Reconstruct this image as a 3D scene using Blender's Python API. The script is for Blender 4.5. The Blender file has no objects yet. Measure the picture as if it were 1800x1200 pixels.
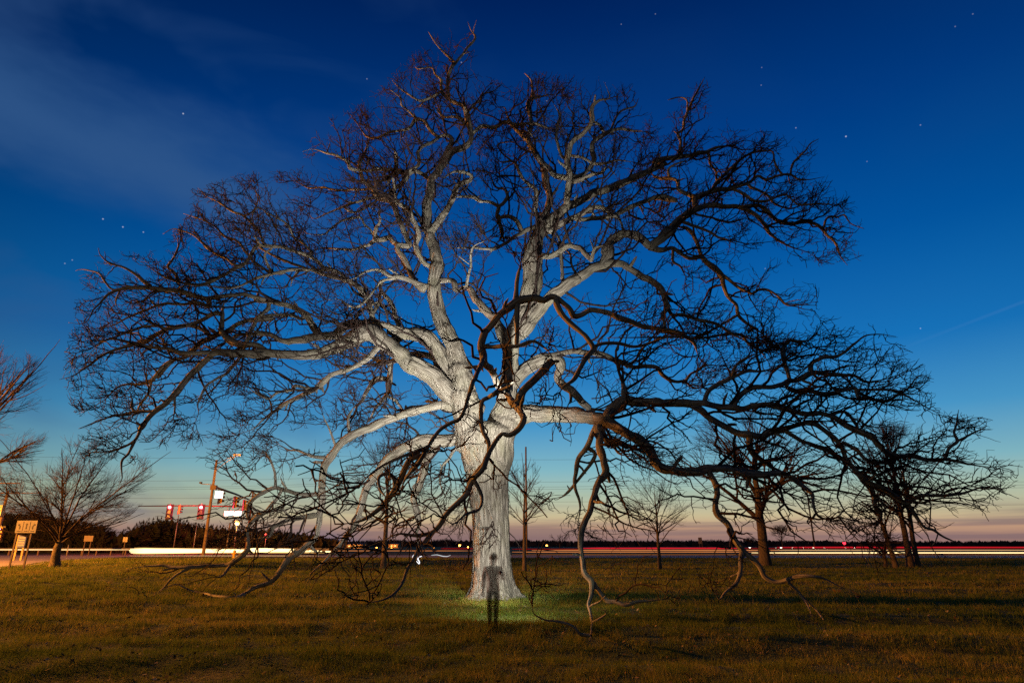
import bpy, math, random, time
import numpy as np
from mathutils import Vector, kdtree, noise as mnoise

T0 = time.time()
random.seed(7)
rng = np.random.default_rng(7)
C = bpy.context.scene.collection
SC = bpy.context.scene

# ------------------------------------------------------------------ camera
CAM = np.array([0.0, 0.0, 1.85])
FPX = 1100.0                                   # focal length in pixels of an 1800 px wide frame
PITCH = math.radians(17.89)
cam_d = bpy.data.cameras.new('camera'); cam_d.sensor_width = 36; cam_d.lens = FPX/1800*36
cam_d.clip_end = 6000; cam_d.clip_start = 0.1
cam = bpy.data.objects.new('camera', cam_d); C.objects.link(cam)
cam.location = CAM; cam.rotation_euler = (math.pi/2+PITCH, 0, 0)
SC.camera = cam
SC.view_settings.view_transform = 'Standard'; SC.view_settings.look = 'None'
SC.view_settings.exposure = 0; SC.view_settings.gamma = 1; SC.view_settings.use_curve_mapping = False
SC.cycles.use_denoising = False
SC.cycles.max_bounces = 6
SC.cycles.transparent_max_bounces = 12
SC.cycles.use_adaptive_sampling = False
SC.cycles.sample_clamp_indirect = 1.5
SC.cycles.sample_clamp_direct = 8
SC.cycles.use_light_tree = True

cp, sp_ = math.cos(PITCH), math.sin(PITCH)
def ray(x, y):
    a = (x-900)/FPX; b = (600-y)/FPX
    return np.array([a, cp-b*sp_, sp_+b*cp])
def at(x, y, Y):
    d = ray(x, y); return CAM + d*(Y/d[1])
def hit(x, y, z=0.0):
    d = ray(x, y); t = (z-CAM[2])/d[2]; return CAM + d*t
def proj(P):
    q = P-CAM; f = q[..., 1]*cp+q[..., 2]*sp_; u = -q[..., 1]*sp_+q[..., 2]*cp
    return np.stack([900+FPX*q[..., 0]/f, 600-FPX*u/f], -1)
def mpp(P):                                    # metres per photo pixel at a point
    q = P-CAM; return (q[..., 1]*cp+q[..., 2]*sp_)/FPX

# ------------------------------------------------------------------ world: clear dusk sky
def lin(c):
    return tuple(((v/255)/12.92 if v/255 <= .04045 else ((v/255+.055)/1.055)**2.4) for v in c)
W = bpy.data.worlds.new('World'); SC.world = W; W.use_nodes = True
wn, wl = W.node_tree.nodes, W.node_tree.links
wn.clear()
def node(nt, t, **kw):
    n = nt.nodes.new(t)
    for k, v in kw.items(): setattr(n, k, v)
    return n
def mth(nt, op, a, b=None, clamp=False):
    n = nt.nodes.new('ShaderNodeMath'); n.operation = op; n.use_clamp = clamp
    for i, v in enumerate((a, b)):
        if v is None: continue
        if isinstance(v, (int, float)): n.inputs[i].default_value = v
        else: nt.links.new(v, n.inputs[i])
    return n.outputs[0]
def mixc(nt, fac, a, b, mode='MIX'):
    n = nt.nodes.new('ShaderNodeMix'); n.data_type = 'RGBA'; n.blend_type = mode; n.clamp_factor = True
    for i, v in ((0, fac), (6, a), (7, b)):
        if isinstance(v, (int, float)): n.inputs[i].default_value = v
        elif isinstance(v, tuple): n.inputs[i].default_value = (*v[:3], 1)
        else: nt.links.new(v, n.inputs[i])
    return n.outputs[2]
def ramp(nt, fac, stops, interp='LINEAR'):
    n = nt.nodes.new('ShaderNodeValToRGB'); cr = n.color_ramp; cr.interpolation = interp
    while len(cr.elements) < len(stops): cr.elements.new(0.5)
    for e, (p, c) in zip(cr.elements, stops):
        e.position = p; e.color = (*c[:3], 1) if not isinstance(c, (int, float)) else (c, c, c, 1)
    if not isinstance(fac, (int, float)): nt.links.new(fac, n.inputs[0])
    return n.outputs[0]
NT = W.node_tree
tc = node(NT, 'ShaderNodeTexCoord')
sep = node(NT, 'ShaderNodeSeparateXYZ'); NT.links.new(tc.outputs['Generated'], sep.inputs[0])
zup = mth(NT, 'MAXIMUM', sep.outputs[2], 0.0)
fac = mth(NT, 'SQRT', zup)
sky = ramp(NT, fac, [
    (0.0, lin((136, 104, 106))), (0.10, lin((160, 124, 112))), (0.15, lin((192, 152, 122))), (0.20, lin((196, 182, 144))),
    (0.27, lin((168, 188, 168))), (0.33, lin((126, 178, 190))), (0.42, lin((70, 148, 196))), (0.52, lin((22, 112, 182))),
    (0.64, lin((2, 84, 158))), (0.75, lin((0, 60, 132))), (0.86, lin((0, 34, 94))), (1.0, lin((0, 18, 62)))])
# brightness falls away from the sunset azimuth, everything keeps on smoothly round the horizon
dsun = node(NT, 'ShaderNodeVectorMath', operation='DOT_PRODUCT')
NT.links.new(tc.outputs['Generated'], dsun.inputs[0])
sd = np.array([0.18, 1.0, 0.10]); sd /= np.linalg.norm(sd); dsun.inputs[1].default_value = tuple(sd)
mr = node(NT, 'ShaderNodeMapRange'); mr.inputs['From Min'].default_value = 0.2; mr.inputs['From Max'].default_value = 1.0
mr.inputs['To Min'].default_value = 0.22; mr.inputs['To Max'].default_value = 1.06; mr.interpolation_type = 'SMOOTHSTEP'
NT.links.new(dsun.outputs['Value'], mr.inputs['Value'])
sky = mixc(NT, 1.0, sky, mr.outputs[0], 'MULTIPLY')
# low cloud bank: flat streaks close to the horizon
mp = node(NT, 'ShaderNodeMapping'); mp.inputs['Scale'].default_value = (1.6, 1.6, 46); mp.inputs['Location'].default_value = (2.3, 0.7, 0.4)
NT.links.new(tc.outputs['Generated'], mp.inputs[0])
n1 = node(NT, 'ShaderNodeTexNoise'); n1.inputs['Scale'].default_value = 1.5; n1.inputs['Detail'].default_value = 5; n1.inputs['Roughness'].default_value = .55
NT.links.new(mp.outputs[0], n1.inputs['Vector'])
cl = ramp(NT, n1.outputs[0], [(0.44, 0), (0.60, 1)])
low = ramp(NT, zup, [(0.0, 0.45), (0.028, 0.62), (0.05, 0.2), (0.10, 0.0)])
sky = mixc(NT, mth(NT, 'MULTIPLY', cl, low), sky, lin((112, 96, 106)))
# thin high veil, stronger on the left
mp2 = node(NT, 'ShaderNodeMapping'); mp2.inputs['Scale'].default_value = (1.0, 1.0, 2.6); mp2.inputs['Rotation'].default_value = (0.0, 0.35, 0.0)
NT.links.new(tc.outputs['Generated'], mp2.inputs[0])
n2 = node(NT, 'ShaderNodeTexNoise'); n2.inputs['Scale'].default_value = 3.1; n2.inputs['Detail'].default_value = 4; n2.inputs['Roughness'].default_value = .5; n2.inputs['Distortion'].default_value = .6
NT.links.new(mp2.outputs[0], n2.inputs['Vector'])
veil = ramp(NT, n2.outputs[0], [(0.44, 0), (0.68, 1)])
lft = node(NT, 'ShaderNodeMapRange'); lft.inputs['From Min'].default_value = 0.0; lft.inputs['From Max'].default_value = -0.45
lft.inputs['To Min'].default_value = 0.03; lft.inputs['To Max'].default_value = 0.42
NT.links.new(sep.outputs[0], lft.inputs['Value'])
sky = mixc(NT, mth(NT, 'MULTIPLY', veil, lft.outputs[0]), sky, lin((52, 86, 136)))
# a long soft bank of cirrus drifting in from the left
pn = np.cross(ray(-60, 165), ray(470, 360)); pn /= np.linalg.norm(pn)
vb = node(NT, 'ShaderNodeVectorMath', operation='DOT_PRODUCT'); NT.links.new(tc.outputs['Generated'], vb.inputs[0]); vb.inputs[1].default_value = tuple(pn)
n3 = noise_w = node(NT, 'ShaderNodeTexNoise'); n3.inputs['Scale'].default_value = 2.6; n3.inputs['Detail'].default_value = 5; n3.inputs['Roughness'].default_value = .55; NT.links.new(mp2.outputs[0], n3.inputs['Vector'])
off = mth(NT, 'ADD', vb.outputs['Value'], mth(NT, 'MULTIPLY', mth(NT, 'SUBTRACT', n3.outputs[0], .5), .22))
bw = node(NT, 'ShaderNodeMapRange'); bw.interpolation_type = 'SMOOTHSTEP'; bw.inputs['From Min'].default_value = .10; bw.inputs['From Max'].default_value = 0.0
bw.inputs['To Max'].default_value = .75; NT.links.new(mth(NT, 'ABSOLUTE', off), bw.inputs['Value'])
lf2 = node(NT, 'ShaderNodeMapRange'); lf2.interpolation_type = 'SMOOTHSTEP'; lf2.inputs['From Min'].default_value = -.18; lf2.inputs['From Max'].default_value = -.42; NT.links.new(sep.outputs[0], lf2.inputs['Value'])
sky = mixc(NT, mth(NT, 'MULTIPLY', bw.outputs[0], lf2.outputs[0]), sky, lin((50, 88, 138)))
# stars and a faint contrail, at their true directions
STARS = [(322,200,1.1),(181,385,.9),(216,399,.9),(252,408,.7),(114,463,.5),(127,457,.5),(153,595,.8),(1487,240,1.1),(1399,225,.6),(1618,577,.6),(961,178,.7),
         (811,110,.6),(645,139,.5),(1338,150,.4),(1339,119,.35),(1618,220,.5),(1679,47,.35),(1710,25,.35),(1524,284,.35),(1092,43,.4),(1152,25,.4),(1345,472,.4)]
acc = None
for (sx, sy, br) in STARS:
    d = ray(sx, sy); d /= np.linalg.norm(d)
    v = node(NT, 'ShaderNodeVectorMath', operation='DISTANCE'); NT.links.new(tc.outputs['Generated'], v.inputs[0]); v.inputs[1].default_value = tuple(d)
    s = node(NT, 'ShaderNodeMapRange'); s.inputs['From Min'].default_value = 0.0009+.0004*br; s.inputs['From Max'].default_value = 0.0005
    s.inputs['To Max'].default_value = br*0.35; NT.links.new(v.outputs['Value'], s.inputs['Value'])
    acc = s.outputs[0] if acc is None else mth(NT, 'ADD', acc, s.outputs[0])
a1 = ray(1690, 572); b1 = ray(1800, 530); nrm = np.cross(a1, b1); nrm /= np.linalg.norm(nrm)
v = node(NT, 'ShaderNodeVectorMath', operation='DOT_PRODUCT'); NT.links.new(tc.outputs['Generated'], v.inputs[0]); v.inputs[1].default_value = tuple(nrm)
s = node(NT, 'ShaderNodeMapRange'); s.inputs['From Min'].default_value = 0.0028; s.inputs['From Max'].default_value = 0.0006; s.inputs['To Max'].default_value = 0.011
NT.links.new(mth(NT, 'ABSOLUTE', v.outputs['Value']), s.inputs['Value'])
ext = node(NT, 'ShaderNodeMapRange'); ext.inputs['From Min'].default_value = 0.50; ext.inputs['From Max'].default_value = 0.62
NT.links.new(sep.outputs[0], ext.inputs['Value'])
acc = mth(NT, 'ADD', acc, mth(NT, 'MULTIPLY', s.outputs[0], ext.outputs[0]))
addc = mixc(NT, 1.0, sky, acc, 'ADD')
bg = node(NT, 'ShaderNodeBackground'); bg.inputs['Strength'].default_value = 1.0
NT.links.new(addc, bg.inputs['Color'])
wo = node(NT, 'ShaderNodeOutputWorld'); NT.links.new(bg.outputs[0], wo.inputs[0])

# ------------------------------------------------------------------ lights
YT = 23.8                                      # distance of the oak
def lamp(name, kind, loc, energy, color, size=0.1, aim=None, angle=None, blend=1.0):
    d = bpy.data.lights.new(name, kind); d.energy = energy; d.color = color
    d.shadow_soft_size = size
    if kind == 'SPOT': d.spot_size = math.radians(angle); d.spot_blend = blend
    o = bpy.data.objects.new(name, d); C.objects.link(o); o.location = loc
    if aim is not None:
        o.rotation_euler = (Vector(aim)-Vector(loc)).to_track_quat('-Z', 'Y').to_euler()
    return o
_f = hit(866, 1108, 0)
TORCH = (_f[0]+.17, _f[1]+1.0, 1.24)      # just ahead of the torch in the person's hand
lamp('torch_beam_on_trunk', 'SPOT', TORCH, 3300, (1.0, .97, .90), .16, (-0.6, 23.8, 1.5), 50, 1.0)
lamp('torch_beam_in_crown', 'SPOT', TORCH, 13500, (1.0, .97, .88), .16, (-2.1, 23.5, 11.0), 74, 1.0)
lamp('torch_beam_on_grass', 'SPOT', (TORCH[0], TORCH[1], TORCH[2]+.25), 330, (.86, 1.0, .84), .30, (TORCH[0]+.3, TORCH[1]+2.2, 0), 125, 1.0)
lamp('torch_beam_left_limbs', 'SPOT', (-3.4, 18.5, 1.3), 3000, (1.0, .97, .88), .25, (-6.5, 25, 6.0), 80, 1.0)
# sodium street lamps of the crossroads off to the left
lamp('sodium_lamp_light', 'POINT', (-53.0, 31.0, 11.0), 230000, (1.0, .34, .042), .4)
lamp('sodium_lamp_light', 'POINT', (-34.0, -14.0, 9.0), 4600, (1.0, .72, .30), .4)

# ------------------------------------------------------------------ object helpers
def tag(o, label=None, cat=None, group=None, kind=None):
    if label: o['label'] = label
    if cat: o['category'] = cat
    if group: o['group'] = group
    if kind: o['kind'] = kind
    return o
def empty(name, loc=(0, 0, 0)):
    o = bpy.data.objects.new(name, None); C.objects.link(o); o.location = loc; return o
def link_mesh(name, me, mat, parent=None, smooth=False):
    if isinstance(mat, (list, tuple)):
        for m in mat: me.materials.append(m)
    elif mat: me.materials.append(mat)
    o = bpy.data.objects.new(name, me); C.objects.link(o)
    if parent is not None:
        o.parent = parent; o.location = (0, 0, 0) if parent.parent else -parent.location     # vertices are written in world coordinates
    if smooth: me.shade_smooth()
    return o
def mesh_np(name, V, F, attrs=None):
    """V [n,3]; F int array [m,3 or 4] or a list of such arrays"""
    me = bpy.data.meshes.new(name)
    Fs = F if isinstance(F, list) else [F]
    Fs = [f for f in Fs if len(f)]
    V = np.asarray(V, np.float32)
    me.vertices.add(len(V)); me.vertices.foreach_set('co', V.ravel())
    nl = sum(f.size for f in Fs); npoly = sum(len(f) for f in Fs)
    me.loops.add(nl); me.polygons.add(npoly)
    me.loops.foreach_set('vertex_index', np.concatenate([f.ravel() for f in Fs]).astype(np.int32))
    tot = np.concatenate([np.full(len(f), f.shape[1], np.int32) for f in Fs])
    st = np.concatenate([[0], np.cumsum(tot)[:-1]]).astype(np.int32)
    me.polygons.foreach_set('loop_start', st)
    if attrs:
        for k, (typ, arr) in attrs.items():
            a = me.attributes.new(k, typ, 'POINT')
            a.data.foreach_set('vector' if typ == 'FLOAT_VECTOR' else 'value', np.asarray(arr, np.float32).ravel())
    me.update(); me.validate()
    return me
class MB:
    def __init__(s): s.v = []; s.f = []
    def add(s, vs, fs):
        b = len(s.v); s.v += [tuple(float(c) for c in q) for q in vs]; s.f += [tuple(i+b for i in q) for q in fs]; return s
    def box(s, c, dx, dy, dz, rz=0.0, ax=None):
        """centre c, full sizes, rotated about z (or given axes)"""
        if ax is None:
            x = np.array([math.cos(rz), math.sin(rz), 0]); y = np.array([-math.sin(rz), math.cos(rz), 0]); z = np.array([0, 0, 1.0])
        else: x, y, z = ax
        c = np.asarray(c, float); h = [(i, j, k) for k in (-1, 1) for j in (-1, 1) for i in (-1, 1)]
        s.add([c+x*i*dx/2+y*j*dy/2+z*k*dz/2 for i, j, k in h],
              [(0, 2, 3, 1), (4, 5, 7, 6), (0, 1, 5, 4), (2, 6, 7, 3), (0, 4, 6, 2), (1, 3, 7, 5)]); return s
    def tube(s, pts, rad, n=10, cap=True):
        pts = [np.asarray(p, float) for p in pts]
        if not hasattr(rad, '__len__'): rad = [rad]*len(pts)
        ref = None; vs = []; fs = []
        for i, p in enumerate(pts):
            t = pts[min(i+1, len(pts)-1)]-pts[max(i-1, 0)]; t = t/ (np.linalg.norm(t)+1e-9)
            if ref is None: ref = np.cross(t, [0.13, 0.2, 1] if abs(t[2]) < .9 else [1, .1, 0])
            ref = ref-t*ref.dot(t); ref /= np.linalg.norm(ref)+1e-9
            b = np.cross(t, ref)
            for k in range(n):
                a = 2*math.pi*k/n; vs.append(p+(ref*math.cos(a)+b*math.sin(a))*rad[i])
        for i in range(len(pts)-1):
            for k in range(n):
                fs.append((i*n+k, i*n+(k+1) % n, (i+1)*n+(k+1) % n, (i+1)*n+k))
        if cap: fs.append(tuple(range(n))[::-1]); fs.append(tuple((len(pts)-1)*n+k for k in range(n)))
        s.add(vs, fs); return s
    def ball(s, c, r, sx=1, sy=1, sz=1, nu=12, nv=8):
        vs = []; fs = []
        for j in range(nv+1):
            th = math.pi*j/nv
            for i in range(nu):
                ph = 2*math.pi*i/nu
                vs.append((c[0]+r*sx*math.sin(th)*math.cos(ph), c[1]+r*sy*math.sin(th)*math.sin(ph), c[2]+r*sz*math.cos(th)))
        for j in range(nv):
            for i in range(nu):
                fs.append((j*nu+i, (j+1)*nu+i, (j+1)*nu+(i+1) % nu, j*nu+(i+1) % nu))
        s.add(vs, fs); return s
    def build(s, name, mat, parent=None, smooth=False):
        me = bpy.data.meshes.new(name); me.from_pydata(s.v, [], s.f); me.update()
        return link_mesh(name, me, mat, parent, smooth)

# ------------------------------------------------------------------ materials
def mat(name):
    m = bpy.data.materials.new(name); m.use_nodes = True; m.node_tree.nodes.clear()
    return m, m.node_tree
def finish(nt, bsdf):
    o = nt.nodes.new('ShaderNodeOutputMaterial'); nt.links.new(bsdf, o.inputs[0])
def principled(nt, col, rough=.8, metal=0.0, bump=None, bstr=.3, bdist=.02):
    p = nt.nodes.new('ShaderNodeBsdfPrincipled'); p.inputs['Roughness'].default_value = rough; p.inputs['Metallic'].default_value = metal; p.inputs['Specular IOR Level'].default_value = .5 if rough < .65 else .12
    if isinstance(col, tuple): p.inputs['Base Color'].default_value = (*col[:3], 1)
    else: nt.links.new(col, p.inputs['Base Color'])
    if bump is not None:
        b = nt.nodes.new('ShaderNodeBump'); b.inputs['Strength'].default_value = bstr; b.inputs['Distance'].default_value = bdist
        nt.links.new(bump, b.inputs['Height']); nt.links.new(b.outputs[0], p.inputs['Normal'])
    return p
def noise_tex(nt, vec, scale, detail=4, rough=.55, dist=0.0):
    n = nt.nodes.new('ShaderNodeTexNoise'); n.inputs['Scale'].default_value = scale; n.inputs['Detail'].default_value = detail
    n.inputs['Roughness'].default_value = rough; n.inputs['Distortion'].default_value = dist
    if vec is not None: nt.links.new(vec, n.inputs['Vector'])
    return n.outputs[0]
def plain(name, c, rough=.7, metal=0.0, var=.25, scale=6.0):
    m, nt = mat(name)
    t = nt.nodes.new('ShaderNodeTexCoord'); n = noise_tex(nt, t.outputs['Object'], scale)
    col = ramp(nt, n, [(0.3, tuple(v*(1-var) for v in c)), (0.7, tuple(min(1, v*(1+var)) for v in c))])
    finish(nt, principled(nt, col, rough, metal, n, .15, .01).outputs[0]); return m
def emis(name, c, s):
    m, nt = mat(name); e = nt.nodes.new('ShaderNodeEmission'); e.inputs[0].default_value = (*c, 1); e.inputs[1].default_value = s
    finish(nt, e.outputs[0])
    if 'streak' not in name: m.cycles.emission_sampling = 'NONE'       # small lamps carry their own light
    return m
def bark(name, dark, light, scale=1.0, bstr=.55):
    m, nt = mat(name)
    a = nt.nodes.new('ShaderNodeAttribute'); a.attribute_name = 'bark'
    mp = nt.nodes.new('ShaderNodeMapping'); mp.inputs['Scale'].default_value = (5.5*scale, 5.5*scale, .50*scale); nt.links.new(a.outputs['Vector'], mp.inputs[0])
    f1 = noise_tex(nt, mp.outputs[0], 1.6, 6, .62, .5)
    vor = nt.nodes.new('ShaderNodeTexVoronoi'); vor.feature = 'DISTANCE_TO_EDGE'; vor.inputs['Scale'].default_value = 2.2
    nt.links.new(mp.outputs[0], vor.inputs['Vector'])
    cr = ramp(nt, vor.outputs[0], [(0.0, 0.25), (0.25, 1.0)])
    h = mth(nt, 'MULTIPLY', mth(nt, 'ADD', f1, 0.25), cr)
    big = noise_tex(nt, a.outputs['Vector'], 1.1, 3)
    col = ramp(nt, h, [(0.10, dark), (0.38, tuple((x+y)/2 for x, y in zip(dark, light))), (0.85, light)])
    lich = ramp(nt, big, [(0.45, 0), (0.72, .45)])
    col = mixc(nt, lich, col, tuple(v*s for v, s in zip(light, (.72, .78, .62))))
    finish(nt, principled(nt, col, .9, 0, h, bstr, .035).outputs[0]); return m
M_BARK = bark('oak_bark', (.085, .068, .052), (.29, .26, .215))
M_BARK2 = bark('dark_bark', (.035, .026, .020), (.16, .125, .095), 1.6, .6)
M_TWIG = plain('twig_bark', (.036, .024, .021), .85, 0, .4, 3)
M_TWIG2 = plain('grey_twig_bark', (.042, .028, .025), .85, 0, .4, 3)

# ------------------------------------------------------------------ ground
_a, _b = hit(225, 977.8, .375), hit(0, 997, .375); RA = _b; RN = np.array([_a[1]-_b[1], -(_a[0]-_b[0])]); RN /= np.linalg.norm(RN)
if RN[1] < 0: RN = -RN
def zg(x, y):
    """height of the ground: a field with gentle swells, a low bank up to the road"""
    x = np.asarray(x, float); y = np.asarray(y, float)
    s = np.clip((y-49)/15, 0, 1); s = s*s*(3-2*s)
    # shoulder of the approach road on the left
    dl = ((x-RA[0])*RN[0]+(y-RA[1])*RN[1]); s2 = np.clip((dl+5)/4.5, 0, 1); s = np.maximum(s, s2*s2*(3-2*s2)*np.clip((-10-x)/8, 0, 1))
    sw = .05*np.sin(.55*y+.11*x+1.0)*np.sin(.21*x+.3*y)+.035*np.sin(1.35*y+.4*np.sin(.35*x)+.17*x)+.02*np.sin(2.9*y+.9*np.sin(.6*x+.2))
    k = np.clip((y-6)/4, 0, 1)*np.clip((60-y)/12, 0, 1)*np.clip((np.hypot(x+.75, y-YT)-1.0)/3, .15, 1)
    return sw*k*1.5 + .37*s
def grid(x0, x1, nx, y0, y1, ny, zfun, warp=1.0):
    xs = np.linspace(x0, x1, nx); ys = y0+(y1-y0)*np.linspace(0, 1, ny)**warp
    X, Y = np.meshgrid(xs, ys); Z = zfun(X, Y)
    V = np.stack([X, Y, Z], -1).reshape(-1, 3)
    i = np.arange(ny-1)[:, None]*nx+np.arange(nx-1)[None]
    F = np.stack([i, i+1, i+nx+1, i+nx], -1).reshape(-1, 4)
    return V, F
m_ground, nt = mat('meadow_ground')
t = nt.nodes.new('ShaderNodeTexCoord')
a = noise_tex(nt, t.outputs['Object'], .35, 5, .6); b = noise_tex(nt, t.outputs['Object'], 9, 5, .7)
mpg = nt.nodes.new('ShaderNodeMapping'); mpg.inputs['Scale'].default_value = (.12, 1.0, 1); nt.links.new(t.outputs['Object'], mpg.inputs[0])
st = noise_tex(nt, mpg.outputs[0], .9, 4, .6)
col = ramp(nt, mth(nt, 'ADD', mth(nt, 'MULTIPLY', a, .5), mth(nt, 'MULTIPLY', st, .5)),
           [(.35, (.055, .085, .022)), (.5, (.105, .130, .036)), (.66, (.20, .18, .06))])
col = mixc(nt, ramp(nt, b, [(.4, .6), (.65, 0)]), col, (.028, .026, .011))
finish(nt, principled(nt, col, .95, 0, b, .8, .05).outputs[0])
# one sheet: fine under the camera, coarse to the horizon
V1, F1 = grid(-60, 60, 161, 4, 74, 241, zg, 1.3)
far = []
def quad(x0, x1, y0, y1, z=None):
    b = sum(len(q[0]) for q in far)+len(V1)
    zz = [zg(x, y) if z is None else z for x, y in ((x0, y0), (x1, y0), (x1, y1), (x0, y1))]
    far.append((np.array([(x0, y0, zz[0]), (x1, y0, zz[1]), (x1, y1, zz[2]), (x0, y1, zz[3])], float), np.array([[b, b+1, b+2, b+3]])))
quad(-3000, 3000, 74, 4000, .37); quad(-3000, 3000, -1500, 4, 0.0)
for sx in (-1, 1):
    ysn = 4+(74-4)*np.linspace(0, 1, 25)
    for y0, y1 in zip(ysn[:-1], ysn[1:]):
        quad(*sorted((sx*60, sx*3000)), y0, y1)
V = np.concatenate([V1]+[q[0] for q in far]); F = np.concatenate([F1]+[q[1] for q in far])
g = link_mesh('ground', mesh_np('ground', V, F), m_ground, smooth=True)
tag(g, kind='structure')

# road: main carriageway crossing behind the field, and the approach road curving in on the left
m_road, nt = mat('asphalt')
t = nt.nodes.new('ShaderNodeTexCoord'); n = noise_tex(nt, t.outputs['Object'], 1.2, 5); n_ = noise_tex(nt, t.outputs['Object'], 60, 3)
finish(nt, principled(nt, ramp(nt, n, [(.3, (.26, .225, .205)), (.7, (.36, .32, .295))]), .75, 0, n_, .3, .01).outputs[0])
ZR = .375
pl = [tuple(hit(x, y, ZR)) for x, y in ((700, 979.5), (430, 977.5), (225, 977.8), (120, 984), (0, 997))]
dx = pl[-1][0]-pl[-2][0]; dy = pl[-1][1]-pl[-2][1]
e1 = (pl[-1][0]+dx*1.2, pl[-1][1]+dy*1.2)
poly = [(260, 72.0), (hit(1100, 980.5, ZR)[0], 72.0)]+[(p[0], p[1]) for p in pl]+[e1, (-140, e1[1]), (-260, 88), (260, 88)]
rv = [(x, y, ZR+.02) for x, y in poly]
top = MB().add(rv, [tuple(range(len(rv)))]).build('road', m_road); tag(top, kind='structure')
m_mark = plain('road_paint', (.62, .60, .55), .6, 0, .2, 3)
el = MB()
for (xa, ya), (xb, yb) in zip(poly[1:7], poly[2:8]):
    d = np.array([xb-xa, yb-ya]); d /= np.linalg.norm(d); nn = np.array([-d[1], d[0]])
    if nn[1] < 0: nn = -nn
    q0 = np.array([xa, ya])+nn*.5; q1 = np.array([xb, yb])+nn*.5
    el.add([(*q0, ZR+.026), (*q1, ZR+.026), (*(q1+nn*.14), ZR+.026), (*(q0+nn*.14), ZR+.026)], [(0, 1, 2, 3)])
tag(el.build('road_edge_line', m_mark), kind='structure')

# ------------------------------------------------------------------ branch geometry
def catmull(P, n_per):
    """P [n,k] control rows -> dense rows"""
    P = np.asarray(P, float); out = []
    Q = np.vstack([2*P[0]-P[1], P, 2*P[-1]-P[-2]])
    for i in range(1, len(Q)-2):
        p0, p1, p2, p3 = Q[i-1:i+3]
        seg = max(2, int(n_per[i-1])) if hasattr(n_per, '__len__') else n_per
        for s in np.linspace(0, 1, seg, endpoint=False):
            out.append(.5*((2*p1)+(p2-p0)*s+(2*p0-5*p1+4*p2-p3)*s*s+(3*p1-p0-3*p2+p3)*s**3))
    out.append(P[-1]); return np.array(out)
def frames(P):
    T = np.gradient(P, axis=0); T /= np.linalg.norm(T, axis=1, keepdims=True)+1e-9
    N = np.zeros_like(T); r = np.cross(T[0], [0, 1.0, .1]); 
    if np.linalg.norm(r) < .1: r = np.cross(T[0], [1.0, 0, 0])
    for i in range(len(T)):
        r = r-T[i]*r.dot(T[i]); r /= np.linalg.norm(r)+1e-9; N[i] = r
    return T, N, np.cross(T, N)
def limb_tube(P, R, sides, voff, gnarl=.10):
    T, N, B = frames(P)
    s = np.concatenate([[0], np.cumsum(np.linalg.norm(np.diff(P, axis=0), axis=1))])
    ang = np.linspace(0, 2*np.pi, sides, endpoint=False)
    ca, sa = np.cos(ang), np.sin(ang)
    rr = np.repeat(R[:, None], sides, 1)
    # furrows and lumps as real relief
    for i in range(len(P)):
        for k in range(sides):
            q = Vector((ca[k]*R[i]*6, sa[k]*R[i]*6, (s[i]+voff)*1.3))
            rr[i, k] *= 1+gnarl*(mnoise.noise(q)*1.1+.9*mnoise.noise(q*2.6)+.4*mnoise.noise(q*6))
    V = P[:, None]+rr[..., None]*(N[:, None]*ca[None, :, None]+B[:, None]*sa[None, :, None])
    A = np.stack([R[:, None]*ca, R[:, None]*sa, np.repeat((s+voff)[:, None], sides, 1)], -1)
    n = len(P); i = np.arange(n-1)[:, None]*sides; k = np.arange(sides)[None]; k2 = (k+1) % sides
    F = np.stack([i+k, i+k2, i+sides+k2, i+sides+k], -1).reshape(-1, 4)
    Vf = np.concatenate([V.reshape(-1, 3), P[-1:]+T[-1:]*R[-1]*.6]); Af = np.concatenate([A.reshape(-1, 3), [[0, 0, s[-1]+voff]]])
    tip = len(Vf)-1; kk = np.arange(sides); b = (n-1)*sides
    Ft = np.stack([b+kk, b+(kk+1) % sides, np.full(sides, tip)], -1)
    return Vf, [F, Ft], Af
def batch_tubes(P, R, sides):
    """P [M,N,3], R [M,N] -> V,F,bark attribute of M tubes closed by a point"""
    M, N, _ = P.shape
    T = np.gradient(P, axis=1); T /= np.linalg.norm(T, axis=2, keepdims=True)+1e-9
    mean = P[:, -1]-P[:, 0]; ref = np.cross(mean, rng.normal(size=(M, 3))); ref /= np.linalg.norm(ref, axis=1, keepdims=True)+1e-9
    Nn = ref[:, None]-T*np.sum(T*ref[:, None], 2, keepdims=True); Nn /= np.linalg.norm(Nn, axis=2, keepdims=True)+1e-9
    B = np.cross(T, Nn)
    ang = np.linspace(0, 2*np.pi, sides, endpoint=False); ca, sa = np.cos(ang), np.sin(ang)
    V = P[:, :, None]+R[:, :, None, None]*(Nn[:, :, None]*ca[:, None]+B[:, :, None]*sa[:, None])
    base = (np.arange(M)*N*sides)[:, None, None]; i = (np.arange(N-1)*sides)[None, :, None]; k = np.arange(sides)[None, None]; k2 = (k+1) % sides
    F = np.stack([base+i+k, base+i+k2, base+i+sides+k2, base+i+sides+k], -1).reshape(-1, 4)
    return V.reshape(-1, 3), F
def unit(v): return v/(np.linalg.norm(v, axis=-1, keepdims=True)+1e-9)
def grow(P0, D0, L, R0, R1, N, crook, trop, tw):
    """M crooked walks at once; trop(P)->[M,3] pull"""
    M = len(P0); P = np.zeros((M, N, 3)); P[:, 0] = P0; d = unit(D0); step = (L/(N-1))[:, None]
    kick = rng.normal(size=(M, 3))
    for i in range(1, N):
        kick = -.55*kick+rng.normal(size=(M, 3))*.85
        d = unit(d+kick*crook+trop(P[:, i-1])*tw)
        P[:, i] = P[:, i-1]+d*step*rng.uniform(.7, 1.3, (M, 1))
    s = np.linspace(0, 1, N)[None]
    R = R0[:, None]*(1-s)**.8+R1[:, None]*(1-(1-s)**.8)
    return P, R
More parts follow.
